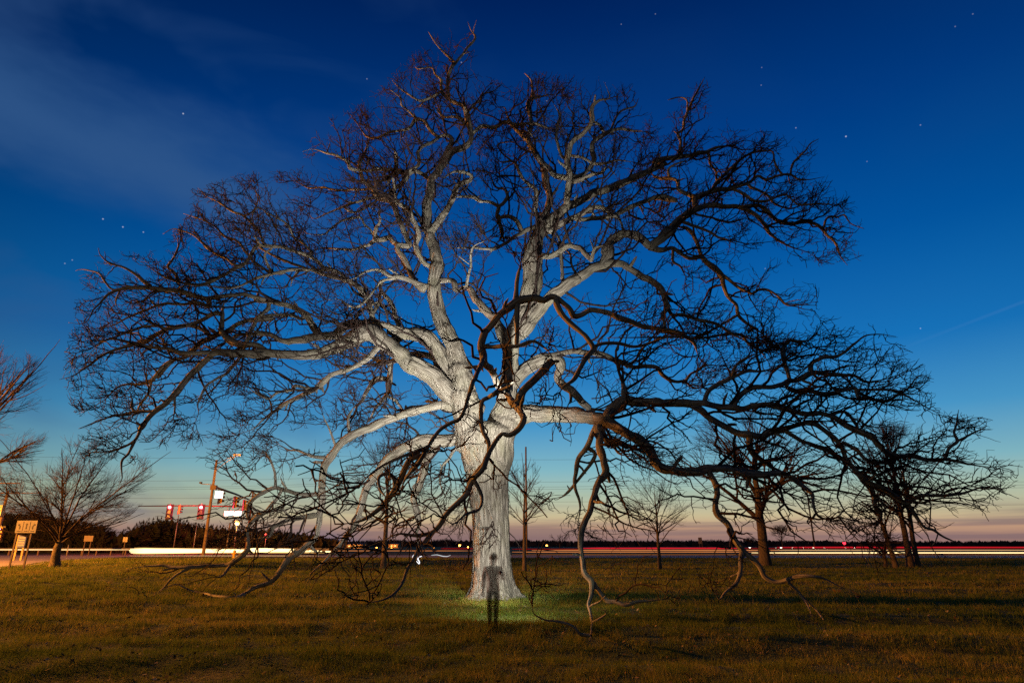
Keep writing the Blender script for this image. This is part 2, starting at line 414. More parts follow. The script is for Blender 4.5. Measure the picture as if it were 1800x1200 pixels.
def spawn(P, R, n, f_lo, f_hi, ang_lo, ang_hi):
    """n children at random places of each of M branches -> positions, directions, parent radius"""
    M, N, _ = P.shape
    f = rng.uniform(f_lo, f_hi, (M, n))*(N-1.001); i = f.astype(int); fr = (f-i)[..., None]
    idx = np.arange(M)[:, None]
    p = P[idx, i]*(1-fr)+P[idx, i+1]*fr; t = unit(P[idx, i+1]-P[idx, i]); r = R[idx, i]*(1-fr[..., 0])+R[idx, i+1]*fr[..., 0]
    p, t, r = p.reshape(-1, 3), t.reshape(-1, 3), r.reshape(-1)
    return p, turn(t, ang_lo, ang_hi), r
def turn(t, lo, hi):
    q = unit(np.cross(t, rng.normal(size=t.shape))); a = np.radians(rng.uniform(lo, hi, (len(t), 1)))
    return unit(t*np.cos(a)+q*np.sin(a))
def in_poly(xy, poly):
    x, y = xy[:, 0], xy[:, 1]; inside = np.zeros(len(xy), bool); n = len(poly)
    for i in range(n):
        x1, y1 = poly[i]; x2, y2 = poly[(i+1) % n]
        c = ((y1 > y) != (y2 > y)) & (x < (x2-x1)*(y-y1)/((y2-y1) if y2 != y1 else 1e-9)+x1)
        inside ^= c
    return inside

# ------------------------------------------------------------------ the oak
# Measured courses of its limbs: tile letter, then x,y,width triples read in that enlarged tile; each course also
# gets its own run in depth (first number: depth at the base if it starts free, second: change towards the tip, metres).
TILES = dict(a=(100,260,4.5), b=(100,500,4.5), c=(450,180,4.5), d=(450,420,4.5), e=(800,100,4.5), f=(800,340,4.5), g=(1150,120,4.5), h=(1150,340,4.5),
             i=(700,580,4.5), j=(1000,580,4.5), k=(1350,540,4.0), l=(400,640,4.5), m=(200,860,4.5), n=(900,900,4.5), o=(1250,900,4.5), p=(600,30,4.5),
             q=(560,760,4.0), r=(980,780,4.0), s=(1200,760,4.0), t=(1450,700,3.748), u=(0,600,4.0), v=(0,0,1.0))
LIMBS = [
 # main stems (the first entries also shape the trunk mesh)
 (0, 0,   'v 846,815,60 834,785,56 827,762,52 823,745,48 819,728,47 814,708,47 i 515,470,205 d 1620,1050,165 1560,850,130 1490,700,120 1440,560,108 1405,400,104 1420,270,100 1428,160,95 1400,60,82 c 1370,1040,80'),
 (0, 0,   'v 872,815,60 877,785,56 881,765,54 886,745,56 889,728,54 891,706,40 i 872,450,140 885,300,120 890,150,118 f 450,1150,130 500,1060,140 550,960,150 575,870,150 600,760,150 622,650,148 612,560,146 622,460,135 650,370,115'),
 (0, -1.2,'i 600,620,150 450,540,150 340,430,140 d 1400,1080,145 1250,1000,145 1130,900,135 1050,840,130 900,740,150 780,780,140 640,850,105 500,905,85 300,915,75 0,895,68 b 1650,555,66 1480,548,66 1250,540,55 1180,600,52 1050,720,50 960,830,48 880,920,45 760,1020,38 650,1150,35 u 1000,580,30 940,700,28 780,770,20 640,780,14 500,790,7'),
 (0, 1.5, 'i 560,520,120 430,400,120 d 1480,1020,120 1440,900,112 1380,800,108 1290,755,105 1150,760,98 1050,830,90 900,700,100 780,672,85 700,690,80 620,760,75 500,770,70 330,795,60 200,800,45 130,760,42 0,740,38 b 1640,390,34 1500,390,34 1380,430,30 1280,490,26 1180,570,20'),
 (0, 1.6, 'i 600,640,90 360,600,72 200,620,66 0,680,62 l 1600,340,62 1450,370,62 1300,430,64 1150,490,66 1000,550,68 930,600,68 860,680,60 800,750,58 760,850,58 745,950,58 745,1100,54 m 1640,130,52 1630,250,48 1600,380,45 1500,460,50 1400,540,52 1320,640,48 1250,720,40 1130,770,35 1000,840,28 880,850,24 760,830,22 620,800,20 500,750,18 420,770,16 320,840,13 250,890,10'),
 (0, 2.5, 'i 660,850,110 490,860,100 350,870,100 200,870,95 80,920,90 l 1500,620,90 1380,670,84 1260,760,74 1180,870,65 1100,980,62 1060,1080,58 v 631,900,12 625,920,11 608,945,10 590,965,9 568,988,8 545,1008,6'),
 (0, -3.2,'i 860,690,140 1000,655,135 1100,660,130 1200,660,122 1350,660,115 1480,680,114 1600,700,108 j 230,690,100 300,700,95'),
 (0, 2.0, 'i 860,480,120 940,360,105 1050,280,100 1150,230,90 1220,205,70 1300,180,52 1400,160,48 1500,180,44 1600,190,42 1700,230,44 j 250,195,40 350,235,42 430,260,40 520,300,35 600,285,35 700,300,35 740,350,35 820,400,32 870,410,30 910,400,28 960,440,25 1010,460,22 1100,430,20 1170,420,16'),
 (0, -1.5,'f 520,1100,120 580,1020,110 640,950,105 710,870,100 790,790,95 880,720,90 990,660,85 1090,590,85 1180,560,80 1280,550,62 1380,590,58 1470,650,56 1560,700,55 1630,750,54 1660,830,46 1680,900,40 1640,960,40 1660,1050,34 1560,1060,25 1500,1010,20'),
 (0, 1.8, 'f 420,1190,100 380,1130,95 330,1020,75 220,900,65 150,810,60 110,750,52 60,740,35 0,770,20'),
 (0, 1.0, 'c 1370,1040,78 1350,960,85 1350,860,85 1370,720,70 1390,620,65 1430,550,68 1480,480,64 1530,410,62 1600,370,58 1670,330,52 1700,280,42 1690,180,46 1660,60,46 p 1010,840,38 985,740,38 960,700,34 880,670,33 820,620,30 790,560,25 790,500,25 740,450,22 715,400,20 600,410,14 580,350,8'),
 (0, -2.0,'c 1370,1040,72 1450,930,60 1510,850,54 1560,740,46 1590,670,45 1640,630,40 1690,610,38 1700,580,30 1640,550,28 1560,550,24 1480,600,18'),
 (0, 1.5, 'f 640,380,110 670,310,90 720,250,85 800,180,78 870,120,72 930,90,68 1050,30,62 e 1080,1080,64 1200,1050,62 1300,1010,60 1400,960,58 1500,920,52 1570,890,44 1660,850,36 g 0,740,42 100,715,42 200,700,40 300,690,38 380,670,33 450,645,28 530,620,23 620,610,16 700,570,12 800,510,7'),
 (0, 2.5, 'f 640,370,100 660,290,80 690,200,66 730,130,58 e 750,1080,58 720,980,55 690,860,50 640,770,48 590,700,44 580,640,36 600,560,35 590,470,35 580,370,36 620,330,28 700,310,22 760,300,15 820,310,7'),
 (0, -2.0,'f 760,200,80 830,140,58 880,80,50 e 880,1150,56 890,1060,54 910,960,50 890,860,48 905,760,44 915,690,44 970,640,40 1030,590,35 1080,520,34 1080,450,34 1090,380,32 1150,340,20 1220,330,18 1210,270,12 1180,200,6'),
 (0, 1.5, 'f 1160,580,80 1210,500,85 1205,440,85 1240,360,66 1330,320,60 1430,330,60 1490,380,60 1545,415,72 1620,360,74 1720,290,66 h 60,350,80 150,260,72 250,170,62 340,120,56 450,95,40 600,105,40 720,125,36 810,180,32 880,260,30 920,320,28 1000,380,24 1100,430,19 1200,460,12 1290,510,5'),
 # front limb out of the burl, over the crotch and to the right
 (0, -9.5,'i 850,470,80 790,430,70 740,330,62 690,250,70 650,130,75 680,20,72 f 250,1080,66 330,990,70 420,910,70 500,850,76 620,820,70 700,850,64 760,820,52 830,840,46 900,900,50 940,970,58 1000,960,50 1080,920,45 1180,940,50 1290,980,58 1380,1010,54 1480,1050,48 1560,1060,42 1700,1080,34 1800,1130,25 j 300,60,20'),
 (0, -9.5,'i 850,470,70 890,560,64 950,620,62 990,700,64 950,790,56 880,840,50 820,830,42 760,900,48 700,1010,56 670,1090,58 600,1160,50 q 1160,230,44 1080,340,48 1030,450,48 900,570,44 850,650,44 790,700,35 680,720,30 560,710,22 450,760,17 350,800,8'),
 (0, -.3,'f 480,860,55 485,780,38 490,700,34 510,590,26'),
 (0, -.3,'f 490,870,46 485,1000,42 490,1190,38 i 940,130,26'),
 (0, -.6,'f 800,870,52 850,960,50 930,1040,45 1000,1100,40 i 1490,60,44 1540,150,46 1480,220,44 1440,310,42 1390,390,38 1310,440,36 1280,490,24'),
 (1, -4.5,'i 680,210,50 600,400,42 560,500,40 530,610,38 480,700,38 400,740,38 330,790,38 270,870,38 220,950,34 150,1060,32 60,1170,28 q 760,110,34 680,250,30 620,310,26 560,440,18 520,520,9'),
 (0, -.6, 'i 240,920,34 140,970,26 60,990,22 l 1480,690,24 1380,730,24 1250,790,22 1130,870,16 1060,940,8'),
 (0, -9.0, 'i 850,470,50 780,490,44 720,530,42 660,570,40 655,700,36 670,790,36 720,890,36 705,1000,34'),
 (0, -1., 'i 690,130,42 760,130,34 850,120,34 940,125,30 1050,90,24 1120,110,22 1200,180,18'),
 (0, -.8, 'q 1090,330,34 1150,450,26 1130,540,20 1040,570,18 950,640,12 880,600,8'),
 (0, -.8, 'i 700,1010,40 670,1120,34 v 848,845,8 856,880,8 862,900,6 866,915,4'),
 # left side
 (0, -1.5,'d 1300,755,62 1150,720,54 1050,690,52 960,660,50 920,610,46 900,540,46 870,450,48 830,400,46 760,350,38 690,290,36 620,250,32 540,220,30 480,170,28 400,130,28 280,90,28 150,60,28 0,60,28 a 1500,905,26 1400,960,26 1280,1030,28 1150,1080,26 1000,1070,20 850,1020,17 700,920,12 600,870,6'),
 (0, -1., 'd 640,255,34 540,245,30 400,245,28 250,250,28 120,280,28 0,310,28 a 1560,1040,22 1450,1090,20 1340,1110,16 1200,1090,12 1050,1100,8'),
 (0, 1.0, 'd 740,340,36 640,310,28 520,280,25 420,240,22 250,180,22 120,120,20 20,60,18 a 1640,780,20 1590,650,20 1480,540,20 1380,500,17 1280,430,13 1180,380,9 1120,320,4'),
 (0, -2., 'd 500,770,40 470,720,58 420,640,54 360,570,46 280,540,42 150,500,40 0,480,38 b 1650,130,36 1500,75,36 1380,80,36 1200,110,38 1100,100,42 1000,60,42 850,40,40 700,20,38 560,30,30 480,45,26 400,80,23 340,150,21 290,200,18 260,260,15 200,310,11 90,300,4'),
 (0, 1.2, 'd 360,630,30 250,600,28 100,610,28 0,630,26 b 1700,270,40 1500,290,36 1340,370,38 1250,410,42 1180,440,44 1120,480,40 1050,540,36 1000,580,30 900,610,28 830,660,28 780,720,28 740,770,26 640,790,21 540,790,19 470,820,15 390,900,13 300,960,9 220,1000,4'),
 (0, -1.2,'b 1230,540,36 1000,540,34 880,510,30 800,500,28 700,490,28 620,470,34 520,500,28 430,530,24 350,560,20 280,620,19 220,660,17 130,720,13 20,750,6'),
 (0, 1.0, 'b 1380,440,46 1300,380,42 1220,400,30 1100,330,32 960,330,32 860,350,30 760,420,40 640,470,36 540,450,20 430,430,16 330,480,10 250,560,5'),
 (0, .8,  'b 1640,515,44 1560,480,52 1450,470,54 1350,430,50 1305,370,42 1310,280,36 1310,200,28 1330,120,22'),
 (0, -1.5,'b 1680,140,34 1670,190,34 1640,220,32 1580,280,32 1530,370,32 1500,450,32 1450,530,30 1440,580,28 1390,650,25 1330,710,24 1250,750,20 1180,800,20 1140,880,17 1115,950,15 1120,1020,9 1090,1090,4'),
 (0, .5,  'b 880,920,30 800,990,24 700,1000,26 610,1000,24 590,950,19 595,900,15 550,880,8'),
 (0, -.6, 'b 610,1005,20 540,1030,20 450,1030,17 350,1070,13 250,1110,9 170,1140,4'),
 (0, .6,  'b 745,770,22 730,850,20 680,920,19 640,990,20'),
 (0, .4,  'b 930,890,24 935,960,16 930,1020,14'),
 (0, .6,  'b 940,580,30 880,640,24 800,740,22 860,640,14'),
 (0, .8,  'b 1200,170,36 1100,140,30 1000,160,24 850,150,22 740,190,20 640,230,20 560,260,16 450,320,12 350,340,8 240,370,4'),
 (0, -.8, 'b 1240,230,36 1100,300,34 960,340,30 860,350,26 820,330,22 700,330,20 640,350,18 560,380,16 450,420,13 380,440,11 280,500,7 150,540,4'),
 (0, -.4, 'u 945,700,24 900,790,18 860,830,16 855,880,12 860,960,7 840,1000,4'),
 (0, 1.0, 'a 960,1065,28 940,1000,26 880,940,22 930,860,18 960,780,12 955,700,6'),
 (0, -.8, 'a 740,1090,30 680,1050,26 600,980,22 520,940,18 400,900,13 340,840,8 330,790,4'),
 (0, .7,  'a 560,1100,24 440,1120,18 380,1050,16 330,990,12 200,960,7 150,970,4'),
 (0, 1.0, 'a 1500,905,22 1420,930,22 1330,870,20 1200,800,18 1100,700,14 1010,660,10 920,640,7 840,680,4'),
 (0, 1.5, 'a 1800,985,26 1700,985,24 1560,900,22 1430,740,20 1330,700,17 1250,620,15 1180,580,13 1100,550,9 1000,520,4'),
 (0, -1., 'a 1700,985,20 1640,850,20 1700,790,20 1620,770,18 1560,690,16'),
 (0, .8,  'a 1480,540,16 1560,490,13 1590,400,10 1570,330,6'),
 (0, 1.2, 'd 1050,740,36 1130,735,36 1100,600,38 1060,500,38 990,410,32 1000,340,26 1080,310,20'),
 (0, -2.0,'d 990,400,30 960,530,30 880,670,26 820,750,20 810,850,12'),
 (0, -1.2,'d 960,500,24 850,555,26 800,600,26 790,700,28 740,790,25 690,870,14'),
 (0, -1.5,'d 1380,380,52 1290,355,42 1180,310,36 1080,300,35 1040,280,32 960,240,25 860,260,18 780,310,12 700,330,6'),
 (0, -1.0,'d 1100,310,30 1000,330,22 940,400,20 830,520,20 740,530,16 660,480,12 560,480,8'),
 (0, -2.5,'d 1420,330,44 1550,330,42 1585,400,44 1600,400,32 1660,370,28 1680,280,22 1700,200,20 1700,130,18 1720,60,18 1800,20,14'),
 (0, .6,  'd 970,850,46 850,970,42 720,1040,40 580,1080,40 500,1170,42 l 780,110,48 700,190,42 600,240,38 480,300,33 370,370,27 280,440,19 200,510,13 100,550,6'),
 (0, -.6, 'l 700,190,28 620,190,26 540,170,30 510,200,26 400,220,22 320,270,18 230,230,14 150,170,8'),
 (0, .6,  'l 350,380,18 330,280,14 230,220,12 190,150,8'),
 (0, 2.2, 'd 1440,960,60 1380,930,54 1250,910,50 1100,960,45 1000,970,32 900,930,26 800,890,20'),
 (0, .8,  'd 1060,965,44 1060,1050,40 1050,1190,38 l 1285,60,44 1270,150,40 1260,240,38 1200,310,24 1150,390,20 1100,470,14'),
 (0, -.5, 'l 1270,115,34 1170,110,32 1110,200,34 1060,290,28 1020,340,20 1040,420,10'),
 (0, .5,  'l 1260,250,24 1330,290,24 1380,350,20 1420,420,14 1400,600,12'),
 # lower left hanging pieces
 (0, .8,  'l 740,1025,36 600,1030,34 470,1000,32 380,980,32 270,1020,32 180,1090,34 160,1180,32 m 1070,230,30 1090,260,22 1000,330,12'),
 (0, -.6, 'l 380,975,24 370,850,20 340,760,16 290,690,11 260,730,5'),
 (0, .8,  'l 430,990,26 380,1080,30 310,1160,30 m 1220,170,34 1130,215,34 1060,300,28 1060,400,26 1050,480,42 990,540,46 930,590,40 850,600,34 740,600,31 620,610,29 500,615,27 360,600,21 220,610,15 100,630,6'),
 (0, .5,  'm 620,610,24 520,660,21 450,710,18 390,780,16 300,850,11 250,890,8'),
 (0, .8,  'm 1620,200,40 1480,220,40 1350,250,36 1260,300,32 1230,370,24 1100,390,14'),
 (0, -.5, 'm 930,590,28 860,680,25 820,690,13'),
 (0, .6,  'l 780,740,34 660,720,24 550,680,18 490,680,14 400,630,6'),
 (0, -.5, 'l 860,650,24 820,550,16 770,440,10 755,400,5'),
 (0, .8,  'l 970,560,30 955,470,26 965,400,20 1000,340,10'),
 (0, 1.5, 'q 830,90,66 760,200,58 720,330,56 670,450,48 690,560,44 710,630,35 690,720,22 700,780,14'),
 (0, .8,  'q 700,160,54 640,190,50 590,300,45 540,400,45 480,480,44 400,560,34 300,620,22 180,640,12'),
 (0, -.4, 'q 540,400,34 530,320,32 480,285,30 420,320,26 430,400,22 470,450,18'),
 (0, -.6, 'q 990,85,34 950,130,24 920,180,22 870,240,20 850,340,14 880,420,7'),
 (0, -1.6,'q 800,700,34 720,800,26 650,920,24 v 716,1000,6 705,1028,6 690,1045,5 668,1055,4 650,1058,3'),
 # crown top, left of centre
 (0, 1.2, 'c 1490,430,48 1530,350,46 1550,290,36 1500,258,28 1450,270,28 1370,210,28 1330,150,28 1270,130,30 1230,180,25 1180,220,22 1060,235,22 960,280,20 880,270,18 830,210,13 750,100,6'),
 (0, -.6, 'c 1270,130,26 1220,80,18 1150,20,14 p 470,640,10 390,580,5'),
 (0, -1., 'c 1450,270,26 1400,310,28 1330,340,28 1280,390,30 1285,450,30 1280,500,30 1210,545,32'),
 (0, .8,  'p 1030,920,36 1000,860,34 940,810,24 900,790,22 820,790,20 760,740,15 740,690,7'),
 (0, .6,  'p 850,630,28 840,540,25 845,470,25 880,390,25 910,355,23 960,300,20 1000,240,20 1060,170,17 1030,110,10 1000,40,5'),
 (0, -.5, 'p 900,360,18 840,310,18 790,260,14 740,200,10 690,120,5'),
 (0, -.8, 'p 1040,920,30 1110,865,28 1200,870,28 1290,830,28 1370,850,28 1490,840,22 1560,850,20 1640,880,12'),
 (0, .6,  'p 1010,740,22 1050,690,20 1100,660,18 1115,610,16 1200,590,11 1250,540,5'),
 (0, -.6, 'p 790,590,20 700,640,20 620,660,20 530,610,16 470,570,11 400,500,5'),
 (0, 1.5, 'd 1330,390,60 1250,330,50 1190,200,48 1120,60,46 c 1210,1130,46 1160,1000,42 1110,880,42 1090,800,46 1030,770,56 960,740,48 900,660,44 850,620,38 830,560,34 820,480,30 860,400,28 885,330,21 900,260,16 840,180,8'),
 (0, -1.0,'d 1350,200,44 1260,60,44 c 1290,1050,44 1240,920,40 1200,840,38 1110,790,34'),
 (0, -.8, 'c 1040,770,38 1080,700,34 1160,640,38 1190,580,50 1110,535,36 1000,530,30 860,540,28 740,520,32 730,470,28 640,420,22 560,400,18 450,370,10 370,390,5'),
 (0, .6,  'c 1190,580,40 1250,545,36 1310,560,36 1360,600,34'),
 (0, -.5, 'c 1110,530,34 1110,440,32 1095,380,18'),
 (0, .7,  'c 1000,740,30 870,770,24 760,800,22 680,830,19 580,870,14 460,920,11 420,880,6'),
 (0, 1.2, 'c 950,690,26 780,690,20 600,690,18 540,670,16 430,680,13 380,660,9 300,620,4'),
 (0, 1.0, 'd 1160,60,46 1080,20,44 c 1060,1070,44 1000,1080,44 940,1090,40 880,1130,30 780,1160,25 650,1160,19 520,1150,12 440,1180,8'),
 (0, -.5, 'c 940,1070,36 950,1000,28 980,930,20 965,850,12'),
 (0, .4,  'c 935,1060,24 900,1000,20 850,960,18 830,910,18 700,930,18 600,990,17 540,1040,14 420,1040,9 360,1000,6'),
 (0, .5,  'c 700,830,22 760,870,18 840,850,16 960,780,16'),
 (0, -1.2,'d 420,130,26 c 440,1190,22 380,1120,20 300,1060,18 260,980,17 200,930,15 100,880,12 0,840,8 a 1500,700,5'),
 (0, -.8, 'c 1110,795,22 1080,600,20 1030,660,16'),
 # crown top, right of centre
 (0, .8,  'e 600,690,34 530,630,32 480,570,32 440,530,32 390,515,30 330,545,26 260,555,20 200,565,16'),
 (0, -.6, 'e 600,540,24 650,530,22 700,555,18 770,570,10'),
 (0, .4,  'e 610,330,24 610,240,18 600,180,12 550,130,5'),
 (0, -.5, 'e 440,530,22 410,460,14 390,400,8 330,400,4'),
 (0, 1.0, 'e 900,960,46 800,940,48 750,890,44 700,840,42 640,780,36'),
 (0, 1.2, 'e 910,950,40 1010,930,34 1090,830,36 1090,740,38 1090,680,38 1150,630,36 1200,600,34 1250,582,30 1330,570,26 1420,590,20 1500,590,12'),
 (0, -.6, 'e 1180,615,28 1150,550,26 1090,510,22'),
 (0, .5,  'e 1230,585,20 1280,470,18 1330,420,17 1420,390,12 1450,330,7'),
 (0, .9,  'e 900,830,28 840,780,24 810,690,24 800,600,24 825,500,21 820,440,17 780,370,8'),
 (0, -.8, 'e 910,780,26 1020,800,24 1090,840,24 1200,840,22 1280,820,17 1400,830,8'),
 (0, -1.2,'e 920,990,40 1000,970,38 1080,930,36 1170,910,26 1200,850,14'),
 (0, -1.5,'f 690,250,50 640,130,30 e 640,1060,34 570,1000,26 500,900,25 490,870,24 460,830,20 360,830,14 300,780,7'),
 (0, -.8, 'e 470,840,18 380,770,14 340,690,12 470,670,8'),
 (0, -1.6,'f 640,270,48 560,290,40 480,340,30 400,390,28 300,440,28 150,430,22 0,430,18'),
 (0, -.8, 'f 520,280,42 490,220,38 420,175,34 330,190,28 345,110,34 330,95,30 270,65,27 190,60,28 130,25,28 0,30,26'),
 (0, .5,  'f 340,170,34 360,260,34 375,350,22'),
 (0, 1.0, 'f 340,105,28 e 380,1160,27 415,1100,26 390,1050,22 320,1030,18 280,940,12'),
 (0, -1.8,'f 650,500,52 700,495,52 780,480,50 860,430,48 900,410,44 980,430,44 1040,490,44 1075,530,36 1090,480,34 1110,430,30 1170,410,22'),
 (0, -1.2,'f 750,300,54 820,250,52 900,200,50 970,180,45 1080,120,44 1150,110,40 1230,160,35 1300,200,33 1320,270,20'),
 (0, 1.2, 'f 950,195,42 1000,205,40 1100,200,38 1250,170,38 1350,130,38 1430,90,38 1560,40,36 1650,20,34 1750,60,30 h 0,35,28 80,20,28 150,40,28 200,80,25'),
 (0, 1.4, 'f 1020,640,26 960,630,24 920,560,20 910,480,16 850,430,12'),
 (0, .6,  'f 850,680,30 845,600,28 840,520,30 830,400,28 800,310,20'),
 (0, .6,  'h 330,110,50 320,60,42 g 330,1030,48 420,990,44 500,960,40 600,950,36 700,925,30 760,900,27 820,850,25 880,880,24 980,850,22 1080,840,20 1140,880,17 1230,880,13 1340,860,6'),
 (0, .8,  'g 1010,835,20 980,800,18 950,740,15 940,660,14 880,655,14 800,660,17 700,710,20 620,780,22 550,850,22 490,900,26 450,960,28'),
 (0, -.6, 'g 1080,820,18 1100,750,17 1190,660,14 1230,600,9 1300,560,4'),
 (0, -.8, 'g 620,955,26 720,1000,24 790,1050,22 900,1045,18 990,1010,16 1040,1000,14 1100,1050,15 1160,1080,17 1300,1070,11 1430,1080,5'),
 (0, .6,  'g 760,935,24 860,980,21 910,1020,20 950,1070,18 1070,1110,15 1160,1085,13'),
 (0, 1.0, 'g 325,1020,42 250,990,34 190,960,32 190,920,30 150,880,30 60,875,27 0,850,24 e 1560,930,20'),
 (0, -.6, 'g 120,870,24 110,800,22 150,770,18 230,740,14'),
 (0, .8,  'g 195,700,26 205,620,24 210,570,22 190,520,22 230,480,22 240,400,22 265,340,22 310,240,19 360,150,16 400,70,7'),
 (0, -.3, 'g 262,340,16 255,250,13 190,230,10 110,250,5'),
 (0, .5,  'g 440,700,22 440,750,20 490,820,20 490,890,20'),
 (0, .6,  'h 680,110,35 800,95,34 880,120,31 930,180,31 1000,230,30 1090,240,29 1200,225,27 1300,255,26 1370,330,23 1440,400,20 1470,490,15 1530,570,6'),
 (0, -.5, 'h 1340,270,18 1360,200,16 1400,180,16 1450,190,15 1500,170,14 1560,240,10 1660,280,4'),
 (0, 1.6, 'f 1540,420,64 h 50,450,38 140,430,34 200,470,30 280,515,32 370,500,35 410,540,44 480,590,46 530,640,44 545,720,34 580,810,31 650,880,27 660,950,25 700,1000,24 760,1050,21 830,1090,19 900,1150,15 950,1190,9'),
 (0, -.6, 'h 530,640,32 620,700,27 700,760,24 780,790,21 820,760,19 900,765,19 980,810,17 1050,880,17 1150,880,12 1290,885,5'),
 (0, .5,  'h 370,490,30 340,400,34 310,320,34 260,275,30 190,265,26'),
 (0, .3,  'h 150,440,24 150,540,21 210,580,18 250,660,10'),
 (0, -.6, 'h 240,230,26 350,270,25 430,300,22 500,345,20 580,370,18 640,395,14'),
 (0, .8,  'h 330,165,22 450,190,19 580,225,17 680,210,13 740,180,6'),
 # right side
 (0, .8,  'f 1660,930,36 h 100,880,34 140,960,30 230,960,30 330,990,28 460,1020,27 540,1060,24 640,1120,20 740,1180,12'),
 (0, -.8, 'j 480,265,20 520,240,18 600,130,22 680,90,22 800,50,20 900,70,14'),
 (0, .8,  'f 1560,1060,34 1700,1090,28 j 740,0,28 850,30,30 940,60,34 990,110,28 1020,200,12'),
 (0, .9,  'h 660,960,22 560,1020,20 430,1090,20 320,1150,22 j 1310,30,22 1430,110,26 1520,170,26 1570,240,12'),
 (0, .8,  'j 200,130,30 280,105,30 400,110,28 520,130,27 620,110,25 680,90,22'),
 (0, -.3, 'i 1230,210,70 1290,270,76 1260,370,62 1300,430,68 1380,490,68 1450,560,60 1510,620,54'),
 (0, .5,  'i 960,560,70 990,480,66 1080,390,66 1150,320,64 1210,250,60'),
 (0, -1., 'j 300,700,90 330,640,94 380,580,78 440,550,68 560,570,64 700,575,64 850,580,64 970,585,70 1050,580,58 1150,600,50 1250,610,48 1380,620,48 1480,600,47 1600,590,44 1700,620,44 k 0,690,36 100,710,38 250,745,37 370,740,37 450,770,37 550,830,38 650,880,42 720,900,46 760,950,38 830,1010,37 920,1050,37 1010,1045,34 1100,1065,29 1200,1070,27 1300,1075,23 1400,1100,18 1550,1120,13 1700,1110,8 1790,1120,4'),
 (0, .3,  'j 380,640,44 410,580,44 440,510,46 430,420,38'),
 (0, -.8, 'j 970,590,58 1050,640,58 1120,700,54 1220,750,54 1320,810,54 1420,830,58 1530,840,50 1590,800,48 1700,790,46 k 0,880,38 120,850,37 230,820,35 320,820,35 400,870,35 470,930,35 520,990,35 550,1060,35 600,1120,37 t 200,470,36 280,540,36 370,590,35 450,640,34 530,690,34 580,660,28 650,640,25 760,640,24 880,630,21 970,605,17 1050,580,14 1130,600,8 1280,660,3'),
 (0, .8,  't 545,690,28 600,770,26 650,840,21 720,870,18 800,920,13 900,960,6'),
 (0, .8,  'j 1425,840,48 1430,930,48 1470,990,44 1540,1030,38 1600,1080,36'),
 (0, .6,  'k 100,855,30 250,940,30 380,990,33 450,1020,33 530,1070,34 620,1150,36'),
 (0, .6,  't 190,460,30 250,540,29 310,620,31 330,710,29 370,780,24 330,850,13 330,900,6'),
 (0, -.6, 't 110,310,24 120,290,22 200,330,25 260,390,25 330,420,22 430,425,22 470,390,24 540,380,26'),
 (0, .8,  'j 1300,620,46 1320,560,46 1400,480,44 1480,450,44 1600,450,40 1690,430,38 1740,400,38 1800,400,36 k 200,520,40 260,490,40 310,460,40 400,465,32 500,475,28 600,480,24 680,520,20 760,520,12 900,480,7 1000,440,4'),
 (0, -.8, 'k 150,520,32 130,560,32 200,590,36 280,580,34 370,605,34 450,605,34 520,590,30 610,570,28 640,640,28 700,640,26 820,660,22 930,610,18 1040,660,12 1200,750,4'),
 (0, .7,  'k 150,505,28 130,430,32 105,350,36 110,280,32 150,230,28 220,240,22 290,230,14'),
 (0, .6,  'k 300,460,34 310,390,30 400,350,28 500,340,24 600,260,18 690,200,11 790,190,7 900,205,3'),
 (0, -.6, 'k 640,580,22 740,580,20 860,580,17 960,590,14 1060,480,8 1150,500,4'),
 (0, .5,  'k 450,760,24 480,740,24 540,735,23 590,780,22 620,840,18'),
 (0, .6,  'k 1240,1065,24 1270,990,22 1330,940,22 1310,880,18 1330,800,13 1340,720,6'),
 (0, -.5, 'k 1330,940,18 1430,890,14 1530,840,6'),
 (0, .6,  'j 1070,570,42 1100,490,40 1190,420,38 1260,390,34 1340,350,29 1420,325,27 1550,320,17 1680,270,6'),
 (0, -.5, 'j 1280,375,26 1320,290,24 1400,220,20 1500,180,10'),
 (0, .4,  'j 925,400,20 960,350,20 1020,320,17 1080,280,15 1200,280,6'),
 (0, -1.6,'j 290,710,100 380,760,84 480,830,84 580,880,88 640,950,78 690,1040,74 740,1090,78 850,1110,74 980,1120,74 1080,1100,70 1200,1095,60 1320,1105,60 1450,1135,60 1560,1140,54 s 400,280,52 500,295,48 600,290,43 700,290,38 780,330,34 850,380,34 910,430,30 920,500,27 940,570,24 980,600,22 1060,605,19 1100,580,18 1150,530,17 1200,520,14'),
 (0, .5,  's 1100,600,14 1180,700,11 1250,770,6'),
 (0, -2.0,'s 175,265,42 220,340,42 240,420,42 230,500,40 240,560,42 310,630,44 350,710,44 380,770,44 420,830,46 410,900,34 400,990,30 370,1060,27 300,1120,23 260,1170,19 220,1120,10'),
 (0, -1.2,'s 425,830,40 480,880,38 540,940,37 580,1010,34 650,1050,31 730,1040,33 800,1010,29 900,1010,21 1000,1030,17 1100,1080,13 1190,1110,6'),
 (0, -.6, 'o 620,560,26 700,640,23 760,730,20 790,800,10'),
 (0, .5,  'o 720,660,14 820,760,12 890,850,5'),
 (0, -4.5,'j 240,720,70 225,790,62 250,860,62 250,930,62 270,1040,64 290,1110,64 250,1190,54 r 310,240,46 270,310,44 250,400,44 230,470,42 190,550,42 165,630,42 165,720,40 180,820,38 195,910,42 240,970,44 240,1060,32 220,1130,30 n 620,780,34 630,880,32 620,1010,18'),
 (0, -.8, 'r 250,975,36 290,1030,34 350,1100,36 410,1110,31 480,1130,27 560,1110,21 650,1100,14 750,1090,7'),
 (0, -.6, 'n 625,975,32 540,960,28 480,900,24 350,860,19 260,850,13 170,800,9 160,740,5'),
 (0, -.3, 'n 640,870,24 690,840,18 745,800,12 720,770,6'),
